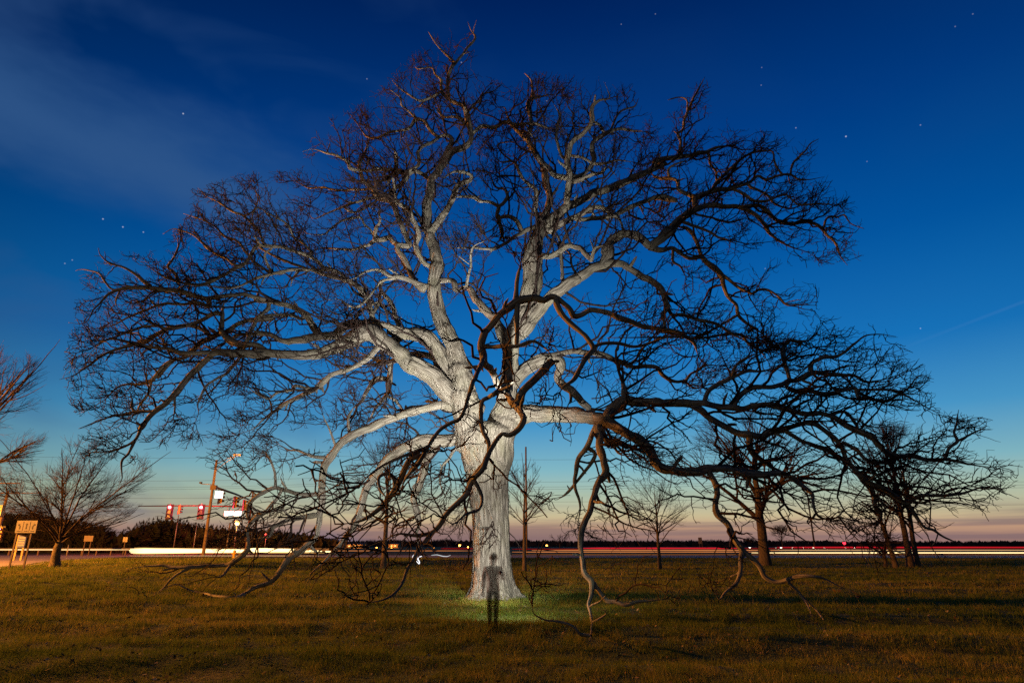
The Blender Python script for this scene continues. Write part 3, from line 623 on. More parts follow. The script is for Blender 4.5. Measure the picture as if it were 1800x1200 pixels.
 (0, 2.0, 'j 220,750,46 180,820,44 140,930,42 80,1020,40 50,1150,34 r 130,320,24 160,430,19 145,550,10'),
 (0, 1.2, 'j 150,930,36 210,980,30 170,1060,28 100,1150,24 r 60,350,16 0,390,10'),
 (0, .8,  'j 260,790,48 320,900,48 400,880,40 480,920,34 600,965,22'),
 (0, -.4, 'j 350,905,24 390,970,19 440,990,9'),
]
CROWN = [(100,670),(108,640),(125,560),(140,470),(175,440),(270,440),(330,375),(335,330),(430,300),(530,295),(530,230),(585,200),(665,150),(715,100),(755,50),(830,38),
         (852,70),(835,120),(900,150),(930,125),(990,125),(1040,128),(1110,138),(1135,190),(1180,195),(1185,150),(1245,136),(1262,190),(1340,222),(1442,246),(1455,300),
         (1525,378),(1520,465),(1440,470),(1440,540),(1565,580),(1640,650),(1650,715),(1745,735),(1800,825),(1780,870),(1700,985),(1500,1060),(1440,1090),(1300,1090),
         (1160,1070),(1060,1130),(930,1100),(900,960),(700,1062),(640,1065),(260,1070),(195,1010),(200,850),(130,810),(140,745)]
oak = tag(empty('oak_tree', (-0.75, YT, 0)), 'huge old bare oak with pale torch lit trunk and wide low sweeping limbs', 'tree')

nodes_px = []; nodes_Y = []; nodes_r = []; nodes_P = []       # everything placed so far, to attach the next course
limb_data = []
def parse(txt):
    out = []; tile = None
    for tok in txt.split():
        if tok in TILES: tile = TILES[tok]; continue
        x, y, w = map(float, tok.split(','))
        ox, oy, sc = tile; out.append((ox+x/sc, oy+y/sc, w/sc if tile[2] != 1.0 else w))
    return np.array(out)
for li, (d0, dd, txt) in enumerate(LIMBS):
    quick = d0 == 1 or dd < -8.9; d0 = 0
    A = parse(txt)
    seg = np.linalg.norm(np.diff(A[:, :2], axis=0), axis=1)
    keep = np.concatenate([[True], seg > 2.0]); A = A[keep]
    if nodes_px:
        px = np.array(nodes_px); rr = np.array(nodes_r)
        dist = np.linalg.norm(px-A[0, :2], axis=1)-rr*.5
        j = int(np.argmin(dist))
        if dist[j] < 40:
            d0 = nodes_Y[j]
            if np.linalg.norm(px[j]-A[0, :2]) > 4: A = np.vstack([[px[j][0], px[j][1], min(A[0, 2]*1.15, 2*rr[j])], A])
    if li in (0, 1): d0 = 0.0
    L = np.concatenate([[0], np.cumsum(np.linalg.norm(np.diff(A[:, :2], axis=0), axis=1))])
    f = L/L[-1]
    n_per = np.maximum(2, (np.diff(L)/4.0).astype(int))
    n_per = np.append(n_per, 2)
    B = catmull(np.column_stack([A, d0+dd*(f**1.2 if not quick else np.minimum(1, f*9)**.5)]), n_per)
    P = []; R = []
    wob = random.uniform(0, 100)
    for q, (x, y, w, d) in enumerate(B):
        w = max(w, 2.2); w *= 1-.72*np.clip((q/len(B)-.80)/.20, 0, 1) if A[-1, 2] < 6.5 else 1.0
        yy = y
        Y = YT+d+.35*mnoise.noise(Vector((q*.06, wob, 0)))*min(1, q/8)
        dr = ray(x, y)
        if dr[2]/dr[1] < -0.02:                                   # below the horizon: it may not dig into the field
            Y = min(Y, (CAM[2]-.10)/(-dr[2]/dr[1]))
        p = CAM+dr*(Y/dr[1]); P.append(p); R.append(max(.009, w*.5*mpp(p)))
    P = np.array(P); R = np.array(R)
    sl = np.concatenate([[0], np.cumsum(np.linalg.norm(np.diff(P, axis=0), axis=1))])
    for q in range(2, len(P)):                                    # small kinks and swollen knots along the wood
        v_ = mnoise.noise_vector(Vector((sl[q]*2.1, li*3.7, 0))); P[q] += np.array(v_)*min(.055, R[q]*.55)*min(1, q/6)
        R[q] *= 1+.22*max(0, mnoise.noise(Vector((sl[q]*1.7, li*5.1, 4)))-.15)*2-.05
    P[:, 2] = np.maximum(P[:, 2], -.02)
    if quick: R = R*.86
    limb_data.append((P, R, B))
    for q in range(len(P)):
        nodes_px.append((B[q, 0], B[q, 1])); nodes_Y.append(P[q, 1]-YT); nodes_r.append(B[q, 2]/2); nodes_P.append(P[q])

# ---- trunk: bole rings with root flare, fused with the first stretch of the big stems, then furrowed
EDGE = [(1056, 812, 920), (1050, 818, 914), (1040, 825, 908), (1025, 829, 903), (1000, 831, 899), (970, 832, 896), (935, 832, 895), (900, 830, 893), (870, 826, 893),
        (845, 822, 893), (820, 817, 895), (800, 813, 897), (780, 810, 899), (765, 808, 902), (755, 814, 900), (746, 826, 890)]
bole_c = []; bole_r = []
for y, xl, xr in EDGE:
    c = at((xl+xr)/2, y, YT); bole_c.append(c); bole_r.append((xr-xl)/2*mpp(c))
bole_c = np.array(bole_c); bole_r = np.array(bole_r)
bole_c[0, 2] = min(bole_c[0, 2], -.12)
cb = catmull(np.column_stack([bole_c, bole_r]), 4)
sec = 40; ang = np.linspace(0, 2*np.pi, sec, endpoint=False)
Vb = []
for c in cb:
    fl = max(0, 1-max(c[2], 0)/1.5)**2
    lobe = 1+fl*(.16*np.sin(5*ang+.7)+.10*np.sin(3*ang+2.1))+.035*np.sin(3*ang+c[2]*.6)+.02*np.sin(7*ang-c[2])
    Vb.append(np.stack([c[0]+np.cos(ang)*c[3]*lobe, c[1]+np.sin(ang)*c[3]*lobe*.92, np.full(sec, c[2])], -1))
nb = len(Vb); Vb = np.concatenate(Vb)
i = np.arange(nb-1)[:, None]*sec; k = np.arange(sec)[None]; k2 = (k+1) % sec
Fb = [tuple(q) for q in np.stack([i+k, i+k2, i+sec+k2, i+sec+k], -1).reshape(-1, 4)]
Fb.append(tuple(range(sec))[::-1]); Fb.append(tuple((nb-1)*sec+q for q in range(sec)))
tv = [tuple(q) for q in Vb]; tf = [tuple(int(z) for z in q) for q in Fb]
skel = [(c[:3], np.array([0, 0, 1.0]), np.array([1.0, 0, 0]), c[2], 0.0, c[3]) for c in cb]
TRUNK_LIMBS = 10; cut_at = {}
for li in list(range(10)):
    P, R, B = limb_data[li]
    big = np.where(B[:, 2] > (17 if li in (0, 1) else 19))[0]
    n = min(len(P)-1, (big.max() if len(big) else 4)+1)
    if li >= 2:                                                    # only the root of a side limb belongs to the trunk mesh
        s = np.cumsum(np.concatenate([[0], np.linalg.norm(np.diff(P, axis=0), axis=1)])); n = min(n, int(np.searchsorted(s, 3.4)))
    cut_at[li] = n
    Q, r = P[:n+1], R[:n+1]
    T, N, Bn = frames(Q); sid = 20; an = np.linspace(0, 2*np.pi, sid, endpoint=False)
    s = np.concatenate([[0], np.cumsum(np.linalg.norm(np.diff(Q, axis=0), axis=1))])
    base = len(tv)
    for q in range(len(Q)):
        for a_ in an: tv.append(tuple(Q[q]+r[q]*(N[q]*math.cos(a_)+Bn[q]*math.sin(a_))))
        skel.append((Q[q], T[q], N[q], s[q], li*7.3, r[q]))
    for q in range(len(Q)-1):
        for k_ in range(sid):
            tf.append((base+q*sid+k_, base+q*sid+(k_+1) % sid, base+(q+1)*sid+(k_+1) % sid, base+(q+1)*sid+k_))
    tf.append(tuple(base+k_ for k_ in range(sid))[::-1]); tf.append(tuple(base+(len(Q)-1)*sid+k_ for k_ in range(sid)))
me = bpy.data.meshes.new('trunk_raw'); me.from_pydata(tv, [], tf); me.update()
tmp = bpy.data.objects.new('trunk_raw', me); C.objects.link(tmp)
md = tmp.modifiers.new('r', 'REMESH'); md.mode = 'VOXEL'; md.voxel_size = .036
md2 = tmp.modifiers.new('s', 'SMOOTH'); md2.factor = .5; md2.iterations = 12
dg = bpy.context.evaluated_depsgraph_get(); ev = tmp.evaluated_get(dg); em = bpy.data.meshes.new_from_object(ev)
nv = len(em.vertices); TV = np.empty(nv*3, np.float32); em.vertices.foreach_get('co', TV); TV = TV.reshape(-1, 3).astype(float)
TN = np.empty(nv*3, np.float32); em.vertices.foreach_get('normal', TN); TN = TN.reshape(-1, 3)
bpy.data.objects.remove(tmp)
kd = kdtree.KDTree(len(skel))
for q, sk in enumerate(skel): kd.insert(Vector(sk[0]), q)
kd.balance()
att = np.zeros((nv, 3)); disp = np.zeros(nv)
for q in range(nv):
    best = None
    for co, idx, dist in kd.find_n(Vector(TV[q]), 6):
        e = dist/skel[idx][5]
        if best is None or e < best[0]: best = (e, idx)
    c, t, n, s, off, r = skel[best[1]]
    w = TV[q]-c; b = np.cross(t, n); x, y = w.dot(n), w.dot(b)
    l = math.hypot(x, y)+1e-6
    att[q] = (x, y, s+w.dot(t)+off)
    cv = Vector((x/l*r*5.5, y/l*r*5.5, att[q][2]*.6))
    n1 = mnoise.noise(cv); ridge = 1-abs(mnoise.noise(cv*1.9))*2
    disp[q] = .034*n1+.042*ridge+.06*mnoise.noise(cv*.30)
TV += TN*disp[:, None]
em.vertices.foreach_set('co', TV.astype(np.float32).ravel())
a_ = em.attributes.new('bark', 'FLOAT_VECTOR', 'POINT'); a_.data.foreach_set('vector', att.astype(np.float32).ravel())
em.update()
link_mesh('trunk', em, M_BARK, oak, smooth=True)

# ---- limbs, one part each
seeds_P = []; seeds_D = []; seeds_R = []; tips = []
for li, (P, R, B) in enumerate(limb_data):
    n0 = max(0, cut_at.get(li, 0)-3)
    if len(P)-n0 >= 3:
        sides = 14 if R[n0] > .15 else (10 if R[n0] > .07 else 7)
        Vv, Ff, Aa = limb_tube(P[n0:], R[n0:], sides, li*7.3, .15 if R[n0] > .1 else .12)
        link_mesh('limb', mesh_np('limb', Vv, Ff, {'bark': ('FLOAT_VECTOR', Aa)}), M_BARK, oak, smooth=True)
    # where shoots come out
    s = np.concatenate([[0], np.cumsum(np.linalg.norm(np.diff(P, axis=0), axis=1))]); T = np.gradient(P, axis=0); T = unit(T)
    pos = .5 if li > 1 else 4.0
    while pos < s[-1]:
        q = min(len(P)-1, int(np.searchsorted(s, pos)))
        r = R[q]
        thin = r < .13
        near = P[q][1] < YT-5 or P[q][2] < 2.2
        if rng.random() < (1.0 if thin else .55)*((.34 if P[q][2] > 5.5 else .18) if near else 1):
            seeds_P.append(P[q]); seeds_D.append(T[q]); seeds_R.append(r if thin else r*.55)
        pos += (.29+1.8*min(r, .2))*rng.uniform(.6, 1.5)
    for _ in range(3): tips.append((P[-1], T[-1], max(R[-1], .014)))
stP = []; stD = []; stR = []
for li, (P, R, B) in enumerate(limb_data):
    T = unit(np.gradient(P, axis=0)); s = np.concatenate([[0], np.cumsum(np.linalg.norm(np.diff(P, axis=0), axis=1))])
    pos = rng.uniform(.8, 3.0)
    while pos < s[-1]:
        q = min(len(P)-1, int(np.searchsorted(s, pos)))
        if .035 < R[q] < .24 and (li > 1 or pos > 5): stP.append(P[q]); stD.append(T[q]); stR.append(R[q])
        pos += rng.uniform(1.2, 3.2)
stP, stD, stR = np.array(stP), np.array(stD), np.array(stR)
Ps, Rs = grow(stP, turn(stD, 45, 80), rng.uniform(.18, .75, len(stR)), np.clip(stR*.55, .02, .07), np.clip(stR*.40, .014, .05), 5, .22, lambda Q: np.tile([0, 0, .3], (len(Q), 1)), .1)
Rs[:, -1] *= .35
Ps[..., 2] = np.maximum(Ps[..., 2], .02)
Vv, Ff = batch_tubes(Ps, Rs, 7)
at_ = np.stack([Vv[:, 0], Vv[:, 1], Vv[:, 2]], -1)
tag(link_mesh('broken_stubs', mesh_np('broken_stubs', Vv, Ff, {'bark': ('FLOAT_VECTOR', at_)}), M_BARK, oak, smooth=True), kind='stuff')
print('limbs', len(limb_data), 'seeds', len(seeds_P), 'trunk verts', nv, round(time.time()-T0, 1))

# ---- branches and twigs: crooked walks, each generation from the one before
HUB = np.array([-0.5, YT, 6.0])
def oak_pull(P):
    o = P-HUB; o[:, 2] *= .8; o = unit(o); o[:, 2] += np.clip((P[:, 2]-2.0)/9, -.05, .35); return unit(o)
sP = np.array(seeds_P); sD = turn(np.array(seeds_D), 35, 85); sR = np.array(seeds_R)
tP = np.array([q[0] for q in tips]); tD = turn(np.array([q[1] for q in tips]), 5, 45); tR = np.array([q[2] for q in tips])
P0 = np.concatenate([sP, tP]); D0 = np.concatenate([unit(sD+.35*oak_pull(sP)), tD]); PR = np.concatenate([sR, tR*1.5])
R0 = np.clip(PR*rng.uniform(.30, .60, len(PR)), .013, .055)
LEN = 33*R0**.80*rng.uniform(.7, 1.35, len(R0))
P1, R1 = grow(P0, D0, LEN, R0, np.full(len(R0), .010), 9, .36, oak_pull, .10)
def keep(P, R, lim=0.9):
    fl = P.reshape(-1, 3); ok = in_poly(proj(fl), CROWN).reshape(P.shape[:2]); low = (P[:, :, 2] > .06)
    m = (ok & low).mean(1) >= lim
    return P[m], R[m]
P1, R1 = keep(P1, R1, .99)
p, d, r = spawn(P1, R1, 6, .18, .98, 30, 75)
L2 = 24*np.clip(r*.62, .008, .022)**.80*rng.uniform(.55, 1.35, len(r))
P2, R2 = grow(p, d, L2, np.clip(r*.70, .0130, .024), np.full(len(r), .0075), 7, .38, oak_pull, .12)
P2, R2 = keep(P2, R2, .99)
kp = (rng.random(len(P2)) < np.where((P2[:, 0, 2] < 2.2) | (P2[:, 0, 1] < YT-5), .45, 1.0)); P2, R2 = P2[kp], R2[kp]
p, d, r = spawn(P2, R2, 2, .25, 1.0, 25, 70)
P3, R3 = grow(p, d, rng.uniform(.22, .62, len(r)), np.full(len(r), .0100), np.full(len(r), .0055), 4, .42, oak_pull, .15)
P3, R3 = keep(P3, R3, .99)
def away(P, R):
    # shoots round the torch are left out: its beam would turn them glaring white
    c = P.mean(1)-np.array(TORCH); m = ~((c[:, 1] > -2.5) & (c[:, 1] < 6.5) & (np.abs(c[:, 0]) < 3.2) & (c[:, 2] < 7))
    return P[m], R[m]
P1, R1 = away(P1, R1); P2, R2 = away(P2, R2); P3, R3 = away(P3, R3)
# the 200 stoutest first-generation branches are parts, the rest is twig work nobody could count
o = np.argsort(-R1[:, 0]*np.linalg.norm(P1[:, -1]-P1[:, 0], axis=1)); nbig = 110
for q in o[:nbig]:
    Vv, Ff = batch_tubes(P1[q:q+1], R1[q:q+1], 6)
    link_mesh('branch', mesh_np('branch', Vv, Ff), M_TWIG, oak, smooth=True)
rest = o[nbig:]
def join(parts):
    Vs = []; Fs = []; b = 0
    for Vv, Ff in parts: Vs.append(Vv); Fs.append(Ff+b); b += len(Vv)
    return np.concatenate(Vs), np.concatenate(Fs)
Vv, Ff = join([batch_tubes(P1[rest], R1[rest], 5), batch_tubes(P2, R2, 4), batch_tubes(P3, R3, 3)])
tag(link_mesh('twigs', mesh_np('twigs', Vv, Ff), M_TWIG, oak, smooth=True), kind='stuff')
print('branches', len(P1), len(P2), len(P3), 'faces', len(Ff), round(time.time()-T0, 1))

# ------------------------------------------------------------------ the smaller bare trees behind and beside
def bare_tree(name, label, base, Y, ytop, half_px, split=.25, nlimb=7, ang=(22, 55), lean=0.0, leader=True, trunk_px=10, up=.45, group='bare trees round the field', crook=.16, n2=9, n3=5, n4=0, lo=0.0, rmin=.009, rf=.52, tint=None):
    X = at(base[0], base[1], Y)[0]; z0 = float(zg(X, Y)) if Y < 74 else .37
    H = at(base[0], ytop, Y)[2]-z0
    m = mpp(np.array([X, Y, 3.0])); half = half_px*m; r0 = trunk_px*.5*m
    root = tag(empty(name, (X, Y, z0)), label, 'tree', group)
    hs = H*split
    topf = .93 if leader else split*1.25
    zz = np.linspace(-.15, H*topf, 16); f = np.clip(zz/(H*topf), 0, 1)
    P = np.stack([X+lean*zz+.12*r0*6*np.array([mnoise.noise(Vector((z*.7, X, 1))) for z in zz])*f, Y+.5*r0*np.array([mnoise.noise(Vector((z*.6, X, 7))) for z in zz]), z0+zz], -1)
    R = r0*np.where(zz < hs, 1-.22*np.clip(zz/hs, 0, 1)+.45*np.exp(-np.maximum(zz, 0)/.35), (.78 if leader else .74)*(1-np.clip((zz-hs)/(H*topf-hs+.01), 0, 1)*.93))
    if leader: R = np.maximum(R, .015)
    Vv, Ff, Aa = limb_tube(P, R, 12, X, .07)
    link_mesh('trunk', mesh_np('trunk', Vv, Ff, {'bark': ('FLOAT_VECTOR', Aa)}), M_BARK2, root, smooth=True)
    cz = z0+(H+lo*H+hs*.6)/2; az = max((H-hs*.6-lo*H)/2, 1.0)
    cen = np.array([X+lean*H*.5, Y, cz])
    fz = rng.uniform(split*.85, .80 if leader else split*1.2, nlimb); fz.sort()
    q = np.clip((fz*H+.15)/(H*topf+.15)*15, 0, 14.9); qi = q.astype(int)
    p0 = P[qi]*(1-(q-qi))[:, None]+P[qi+1]*(q-qi)[:, None]
    az_ = (np.arange(nlimb)*2.399+rng.uniform(0, .7, nlimb))+X
    an = np.radians(rng.uniform(*ang, nlimb))
    d = np.stack([np.sin(an)*np.cos(az_), np.sin(an)*np.sin(az_), np.cos(an)], -1)
    reach = np.minimum(half/np.maximum(np.sin(an), .3), (z0+H-p0[:, 2])/np.maximum(np.cos(an), .25))*rng.uniform(.85, 1.05, nlimb)
    def pull(Q):
        o = Q-cen; o[:, 2] *= .6; o = unit(o)*.5; o[:, 2] += up; return unit(o)
    rr = np.clip(R[qi]*rf, .02, None)
    P1, R1 = grow(p0, d, np.maximum(reach, .6), rr, np.full(nlimb, rmin*1.3), 12, crook*.75, pull, .05)
    for k in range(nlimb):
        Vv, Ff = batch_tubes(P1[k:k+1], R1[k:k+1], 7)
        link_mesh('branch', mesh_np('branch', Vv, Ff), M_TWIG2 if tint is None else tint, root, smooth=True)
    def inside(Pq, Rq):
        e = (Pq-cen)/np.array([half*1.02, half*1.02, az*1.02]); ok = (np.sum(e*e, -1) < 1.0).mean(1) > .72
        return Pq[ok], Rq[ok]
    if leader:
        P1 = np.concatenate([P1, P[None, np.linspace(int(15*max(split, .3)), 15, 12).astype(int)]]); R1 = np.concatenate([R1, R[None, np.linspace(int(15*max(split, .3)), 15, 12).astype(int)]])
    parts = []
    p, d, r = spawn(P1, R1, n2, .15, 1.0, 25, 60)
    r2 = np.clip(r*.6, rmin, None); P2, R2 = grow(p, d, 26*r2**.78*rng.uniform(.6, 1.3, len(r)), r2, np.full(len(r), rmin*.8), 8, crook, pull, .10); P2, R2 = inside(P2, R2); parts.append(batch_tubes(P2, R2, 5))
    p, d, r = spawn(P2, R2, n3, .2, 1.0, 22, 55)
    r3 = np.clip(r*.6, rmin*.8, None); P3, R3 = grow(p, d, 30*r3**.80*rng.uniform(.6, 1.3, len(r)), r3, np.full(len(r), rmin*.65), 6, crook*1.1, pull, .12); P3, R3 = inside(P3, R3); parts.append(batch_tubes(P3, R3, 4))
    if n4:
        p, d, r = spawn(P3, R3, n4, .3, 1.0, 20, 50)
        P4, R4 = grow(p, d, rng.uniform(.35, .9, len(r)), np.full(len(r), rmin*.7), np.full(len(r), rmin*.5), 4, crook*1.2, pull, .12); P4, R4 = inside(P4, R4); parts.append(batch_tubes(P4, R4, 3))
    Vv, Ff = join(parts)
    tag(link_mesh('twigs', mesh_np('twigs', Vv, Ff), M_TWIG2 if tint is None else tint, root, smooth=True), kind='stuff')
    return root
bare_tree('vase_tree', 'fan shaped bare tree beside the lane arrow sign, brown twigs', (95, 1001), 42.5, 750, 126, split=.17, nlimb=19, ang=(6, 74), leader=False, trunk_px=14.5, up=.36, crook=.10, n2=17, n3=7, n4=3, lo=.12, rf=.30)
bare_tree('tall_tree', 'tall bare tree cut off by the left picture edge, reddish twigs', (-106, 1012), 42, 600, 104, split=.28, nlimb=12, ang=(15, 62), leader=True, trunk_px=24, up=.4, crook=.13, n2=15, n3=6, n4=3, lo=.10, rf=.34)
bare_tree('small_oak', 'small round headed bare tree with straight orange lit trunk left of the big oak', (674, 996), 50, 762, 95, split=.30, nlimb=12, ang=(30, 80), leader=True, trunk_px=9.5, up=.2, crook=.22, n2=10, n3=5, n4=2, lo=.12)
bare_tree('sapling', 'slim pale stemmed sapling with steep thin branches right of the big trunk', (922, 1003), 46, 800, 44, split=.30, nlimb=14, ang=(35, 50), leader=True, trunk_px=6.5, up=.5, crook=.09, n2=8, n3=4, lo=.15, rf=.34, rmin=.010)
bare_tree('round_tree', 'small bare tree with dome of straight upward branches before the red streaks', (1160, 998), 49, 838, 66, split=.27, nlimb=13, ang=(18, 66), leader=True, trunk_px=6.5, up=.3, crook=.10, n2=9, n3=4, n4=2, lo=.2, rf=.40, rmin=.007)
bare_tree('spreading_tree', 'spreading bare tree with thick leaning dark trunk, right middle ground', (1345, 990), 54, 722, 150, split=.25, nlimb=11, ang=(28, 72), leader=True, trunk_px=19, up=.22, crook=.17, n2=13, n3=6, n4=3, lo=.18, rf=.62)
bare_tree('twin_tree', 'tallest stem of the bare clump at right, upright twigs', (1600, 988), 53, 742, 98, split=.30, nlimb=11, ang=(14, 50), leader=True, trunk_px=11, up=.5, crook=.11, n2=11, n3=5, n4=2, lo=.10)
bare_tree('leaning_tree', 'thin left leaning stem at the near side of the bare clump', (1575, 993), 51.5, 790, 60, split=.35, nlimb=7, ang=(14, 55), lean=-.16, leader=True, trunk_px=8, up=.4, crook=.13, n2=9, n3=4, n4=1, lo=.2)
bare_tree('forked_tree', 'right hand stem of the bare clump, close beside the tallest one', (1611, 987), 53.6, 770, 70, split=.32, nlimb=8, ang=(12, 52), lean=.03, leader=True, trunk_px=9, up=.45, crook=.12, n2=10, n3=4, n4=1, lo=.15)
bare_tree('scrub_tree', 'low tangled sapling between the stems of the right clump', (1556, 990), 52.5, 850, 48, split=.15, nlimb=8, ang=(15, 60), leader=False, trunk_px=5, up=.35, crook=.16, n2=8, n3=4, lo=.05)
bare_tree('far_tree', 'distant dark bare tree behind the trunk of the spreading tree', (1376, 962), 170, 922, 23, split=.25, nlimb=9, ang=(15, 60), leader=True, trunk_px=3, up=.4, crook=.12, n2=10, n3=6, lo=.1, rmin=.025, group='far bare trees')
bare_tree('far_tree', 'distant V shaped bare tree just right of the sapling', (984, 965), 170, 934, 18, split=.3, nlimb=6, ang=(35, 60), leader=False, trunk_px=1.6, up=.3, crook=.12, n2=7, n3=4, lo=.2, rmin=.02, group='far bare trees')
# low dry brush heap and fallen twigs at the field's far edge
M_DRY = plain('dry_brush', (.13, .105, .07), .9, 0, .3, 4)
def brush(name, label, px, py, w_px, h_px, n):
    c = hit(px, py, 0.05); m = mpp(c); w = w_px*m; h = h_px*m
    p = np.stack([c[0]+rng.normal(0, w*.28, n), c[1]+rng.normal(0, .5, n), np.full(n, .02)], -1)
    d = unit(np.stack([rng.normal(0, 1, n), rng.normal(0, .6, n), np.abs(rng.normal(.5, .5, n))], -1))
    P, R = grow(p, d, rng.uniform(.4, 1.0, n)*h*1.3, np.full(n, .012), np.full(n, .006), 7, .3, lambda Q: np.tile([0, 0, -.2], (len(Q), 1)), .2)
    P[..., 2] = np.maximum(P[..., 2], .02)
    Vv, Ff = batch_tubes(P, R, 4)
    tag(link_mesh(name, mesh_np(name, Vv, Ff), M_DRY), label, kind='stuff')
brush('brush_heap', 'grey dry brush heap in the grass just left of the big trunk', 806, 1004, 60, 22, 150)
brush('brush_heap', 'low dry twigs lying before the right hand tree clump', 1640, 996, 150, 12, 90)

# ------------------------------------------------------------------ dark pine wood on the left and the far tree line
m_pine, nt = mat('pine_needles')
t = nt.nodes.new('ShaderNodeTexCoord')
finish(nt, principled(nt, ramp(nt, noise_tex(nt, t.outputs['Object'], .5, 4), [(.3, (.022, .028, .014)), (.7, (.060, .055, .028))]), .9).outputs[0])
def pine_wood():
    V, F = [], []
    def tri(a, b, c):
        k = len(V); V.extend([a, b, c]); F.append((k, k+1, k+2))
    prof = [(-60, 902), (60, 908), (130, 918), (185, 930), (205, 938), (235, 922), (260, 912), (290, 906), (320, 912), (360, 922), (420, 926), (480, 928), (540, 936), (590, 948)]
    px = -80
    while px < 590:
        for row in range(4):
            Y = 117+row*8+rng.uniform(-3, 3)
            x = px+rng.uniform(-4, 4)
            yt = np.interp(x, [q[0] for q in prof], [q[1] for q in prof])+rng.uniform(-4, 9)-(0 if row else -6)
            top = at(x, yt, Y); H = max(2.0, top[2]-.37); X = top[0]
            deciduous = x < 195 and rng.random() < .75
            w = H*(.42 if deciduous else .30)
            if deciduous:
                for q in range(150):
                    a = rng.uniform(0, 6.28); u = rng.uniform(0, 1)**.6; hz = rng.uniform(.05, 1)
                    rr = w*u*math.sqrt(max(.05, 1-((hz-.5)/.52)**2)); c = np.array([X+math.cos(a)*rr, Y+math.sin(a)*rr, .37+hz*H])
                    d = unit(np.array([math.cos(a)*.6, math.sin(a)*.6, rng.uniform(.2, 1.1)]))*rng.uniform(.6, 1.4); s_ = np.cross(d, [rng.normal(), rng.normal(), .3]); s_ = unit(s_)*.09
                    tri(c-s_, c+s_, c+d)
            else:
                nl = int(9+H*1.3)
                for j in range(nl):
                    hz = .06+.94*j/nl; rw = w*(1-hz)**.62*rng.uniform(.75, 1.2)+.12
                    for q in range(9):
                        a = rng.uniform(0, 6.28); c = np.array([X, Y, .37+hz*H]); d = np.array([math.cos(a)*rw, math.sin(a)*rw, -.22*rw+rng.uniform(-.1, .25)])
                        s_ = np.array([-math.sin(a), math.cos(a), 0])*rw*.22
                        tri(c, c+d*.75-s_, c+d); tri(c, c+d, c+d*.75+s_)
                tri(np.array([X-.15, Y, .37+H*.9]), np.array([X+.15, Y, .37+H*.9]), np.array([X, Y, .37+H]))
        px += 4.6
    # close understorey so that no sky shows between the stems
    for q in range(6500):
        x = rng.uniform(-80, 590); Y = rng.uniform(116, 142); p = at(x, 955, Y)
        hmax = max(.6, (at(x, np.interp(x, [q[0] for q in prof], [q[1] for q in prof])+7, Y)[2]-.37)*.86)
        c = np.array([p[0], Y, .3+rng.uniform(0, hmax)]); w = rng.uniform(.5, 1.3); a = rng.uniform(0, 6.28)
        tri(c+np.array([math.cos(a)*w, math.sin(a)*w, -w*.6]), c-np.array([math.cos(a)*w, math.sin(a)*w, w*.5]), c+np.array([rng.normal(0, .3), rng.normal(0, .3), w*1.1]))
    o = link_mesh('pine_wood', mesh_np('pine_wood', np.array(V), np.array(F)), m_pine); tag(o, kind='stuff')
pine_wood()
M_FAR = plain('far_scrub', (.060, .050, .050), .95, 0, .3, .2)
def tree_line():
    V, F = [], []
    def tri(a, b, c):
        k = len(V); V.extend([a, b, c]); F.append((k, k+1, k+2))
    px = 380
    while px < 1960:
        Y = rng.uniform(330, 420); base = at(px, 958, Y)[0]
        tall = mnoise.noise(Vector((px*.018, 3.1, 0)))
        yt = 951-7*max(0, tall)-rng.uniform(0, 5)-(13*max(0, mnoise.noise(Vector((px*.03, 9, 0)))) if px < 1330 else 0)
        if px > 1450: yt += 1.5
        H = at(px, yt, Y)[2]-.37
        for q in range(26):
            u = rng.uniform(-1, 1); h0 = rng.uniform(0, .6)*H
            c = np.array([base+u*1.6, Y+rng.uniform(-2, 2), .37+h0]); d = np.array([u*1.3+rng.normal(0, .5), 0, (H-h0)*rng.uniform(.5, 1.0)*(1-.3*abs(u))])
            s_ = np.array([.16, 0, 0]); tri(c-s_, c+s_, c+d)
        px += 2.2
    for q in range(1800):                                          # hedge and scrub mass below the crowns
        px = rng.uniform(350, 2000); Y = rng.uniform(325, 430); c = at(px, 957, Y); c[2] = .37+rng.uniform(0, 2.0); w = rng.uniform(1.2, 3)
        tri(c+np.array([-w, 0, -.8]), c+np.array([w, 0, -.8]), c+np.array([rng.normal(0, .8), 0, rng.uniform(.8, 1.9)]))
    tag(link_mesh('far_tree_line', mesh_np('far_tree_line', np.array(V), np.array(F)), M_FAR), kind='stuff')
tree_line()

# ------------------------------------------------------------------ poles, wires
M_WOODP = plain('weathered_pole_wood', (.20, .14, .09), .85, 0, .3, 3)
M_STEEL = plain('galvanised_steel', (.34, .32, .29), .5, .5, .15, 4)
M_POSTB = plain('brown_steel_post', (.10, .060, .035), .6, .2, .2, 4)
M_WIRE = plain('black_wire', (.02, .02, .022), .6)
def gz(Y): return .37 if Y > 66 else float(zg(0, Y))
def utility_pole(label, px, ytop, Y, r=.15, arms=True):
    b = at(px, 960, Y); X = b[0]; z0 = .37; H = at(px, ytop, Y)[2]-z0
    root = tag(empty('utility_pole', (X, Y, z0)), label, 'utility pole', 'utility poles')
    MB().tube([(X, Y, z0-.1), (X, Y, z0+H*.5), (X, Y, z0+H)], [r, r*.85, r*.68], 10).build('pole', M_WOODP, root, True)
    if arms:
        for zz in (H*.93, H*.80):
            m_ = MB().box((X, Y-.16, z0+zz), 2.3, .11, .12); m_.build('crossarm', M_WOODP, root)
            ins = MB()
            for q in (-1.0, -.45, .45, 1.0): ins.tube([(X+q, Y-.16, z0+zz+.06), (X+q, Y-.16, z0+zz+.24)], .05, 6)
            tag(ins.build('insulators', M_WIRE, root), kind='stuff')
    return X, Y, z0+H
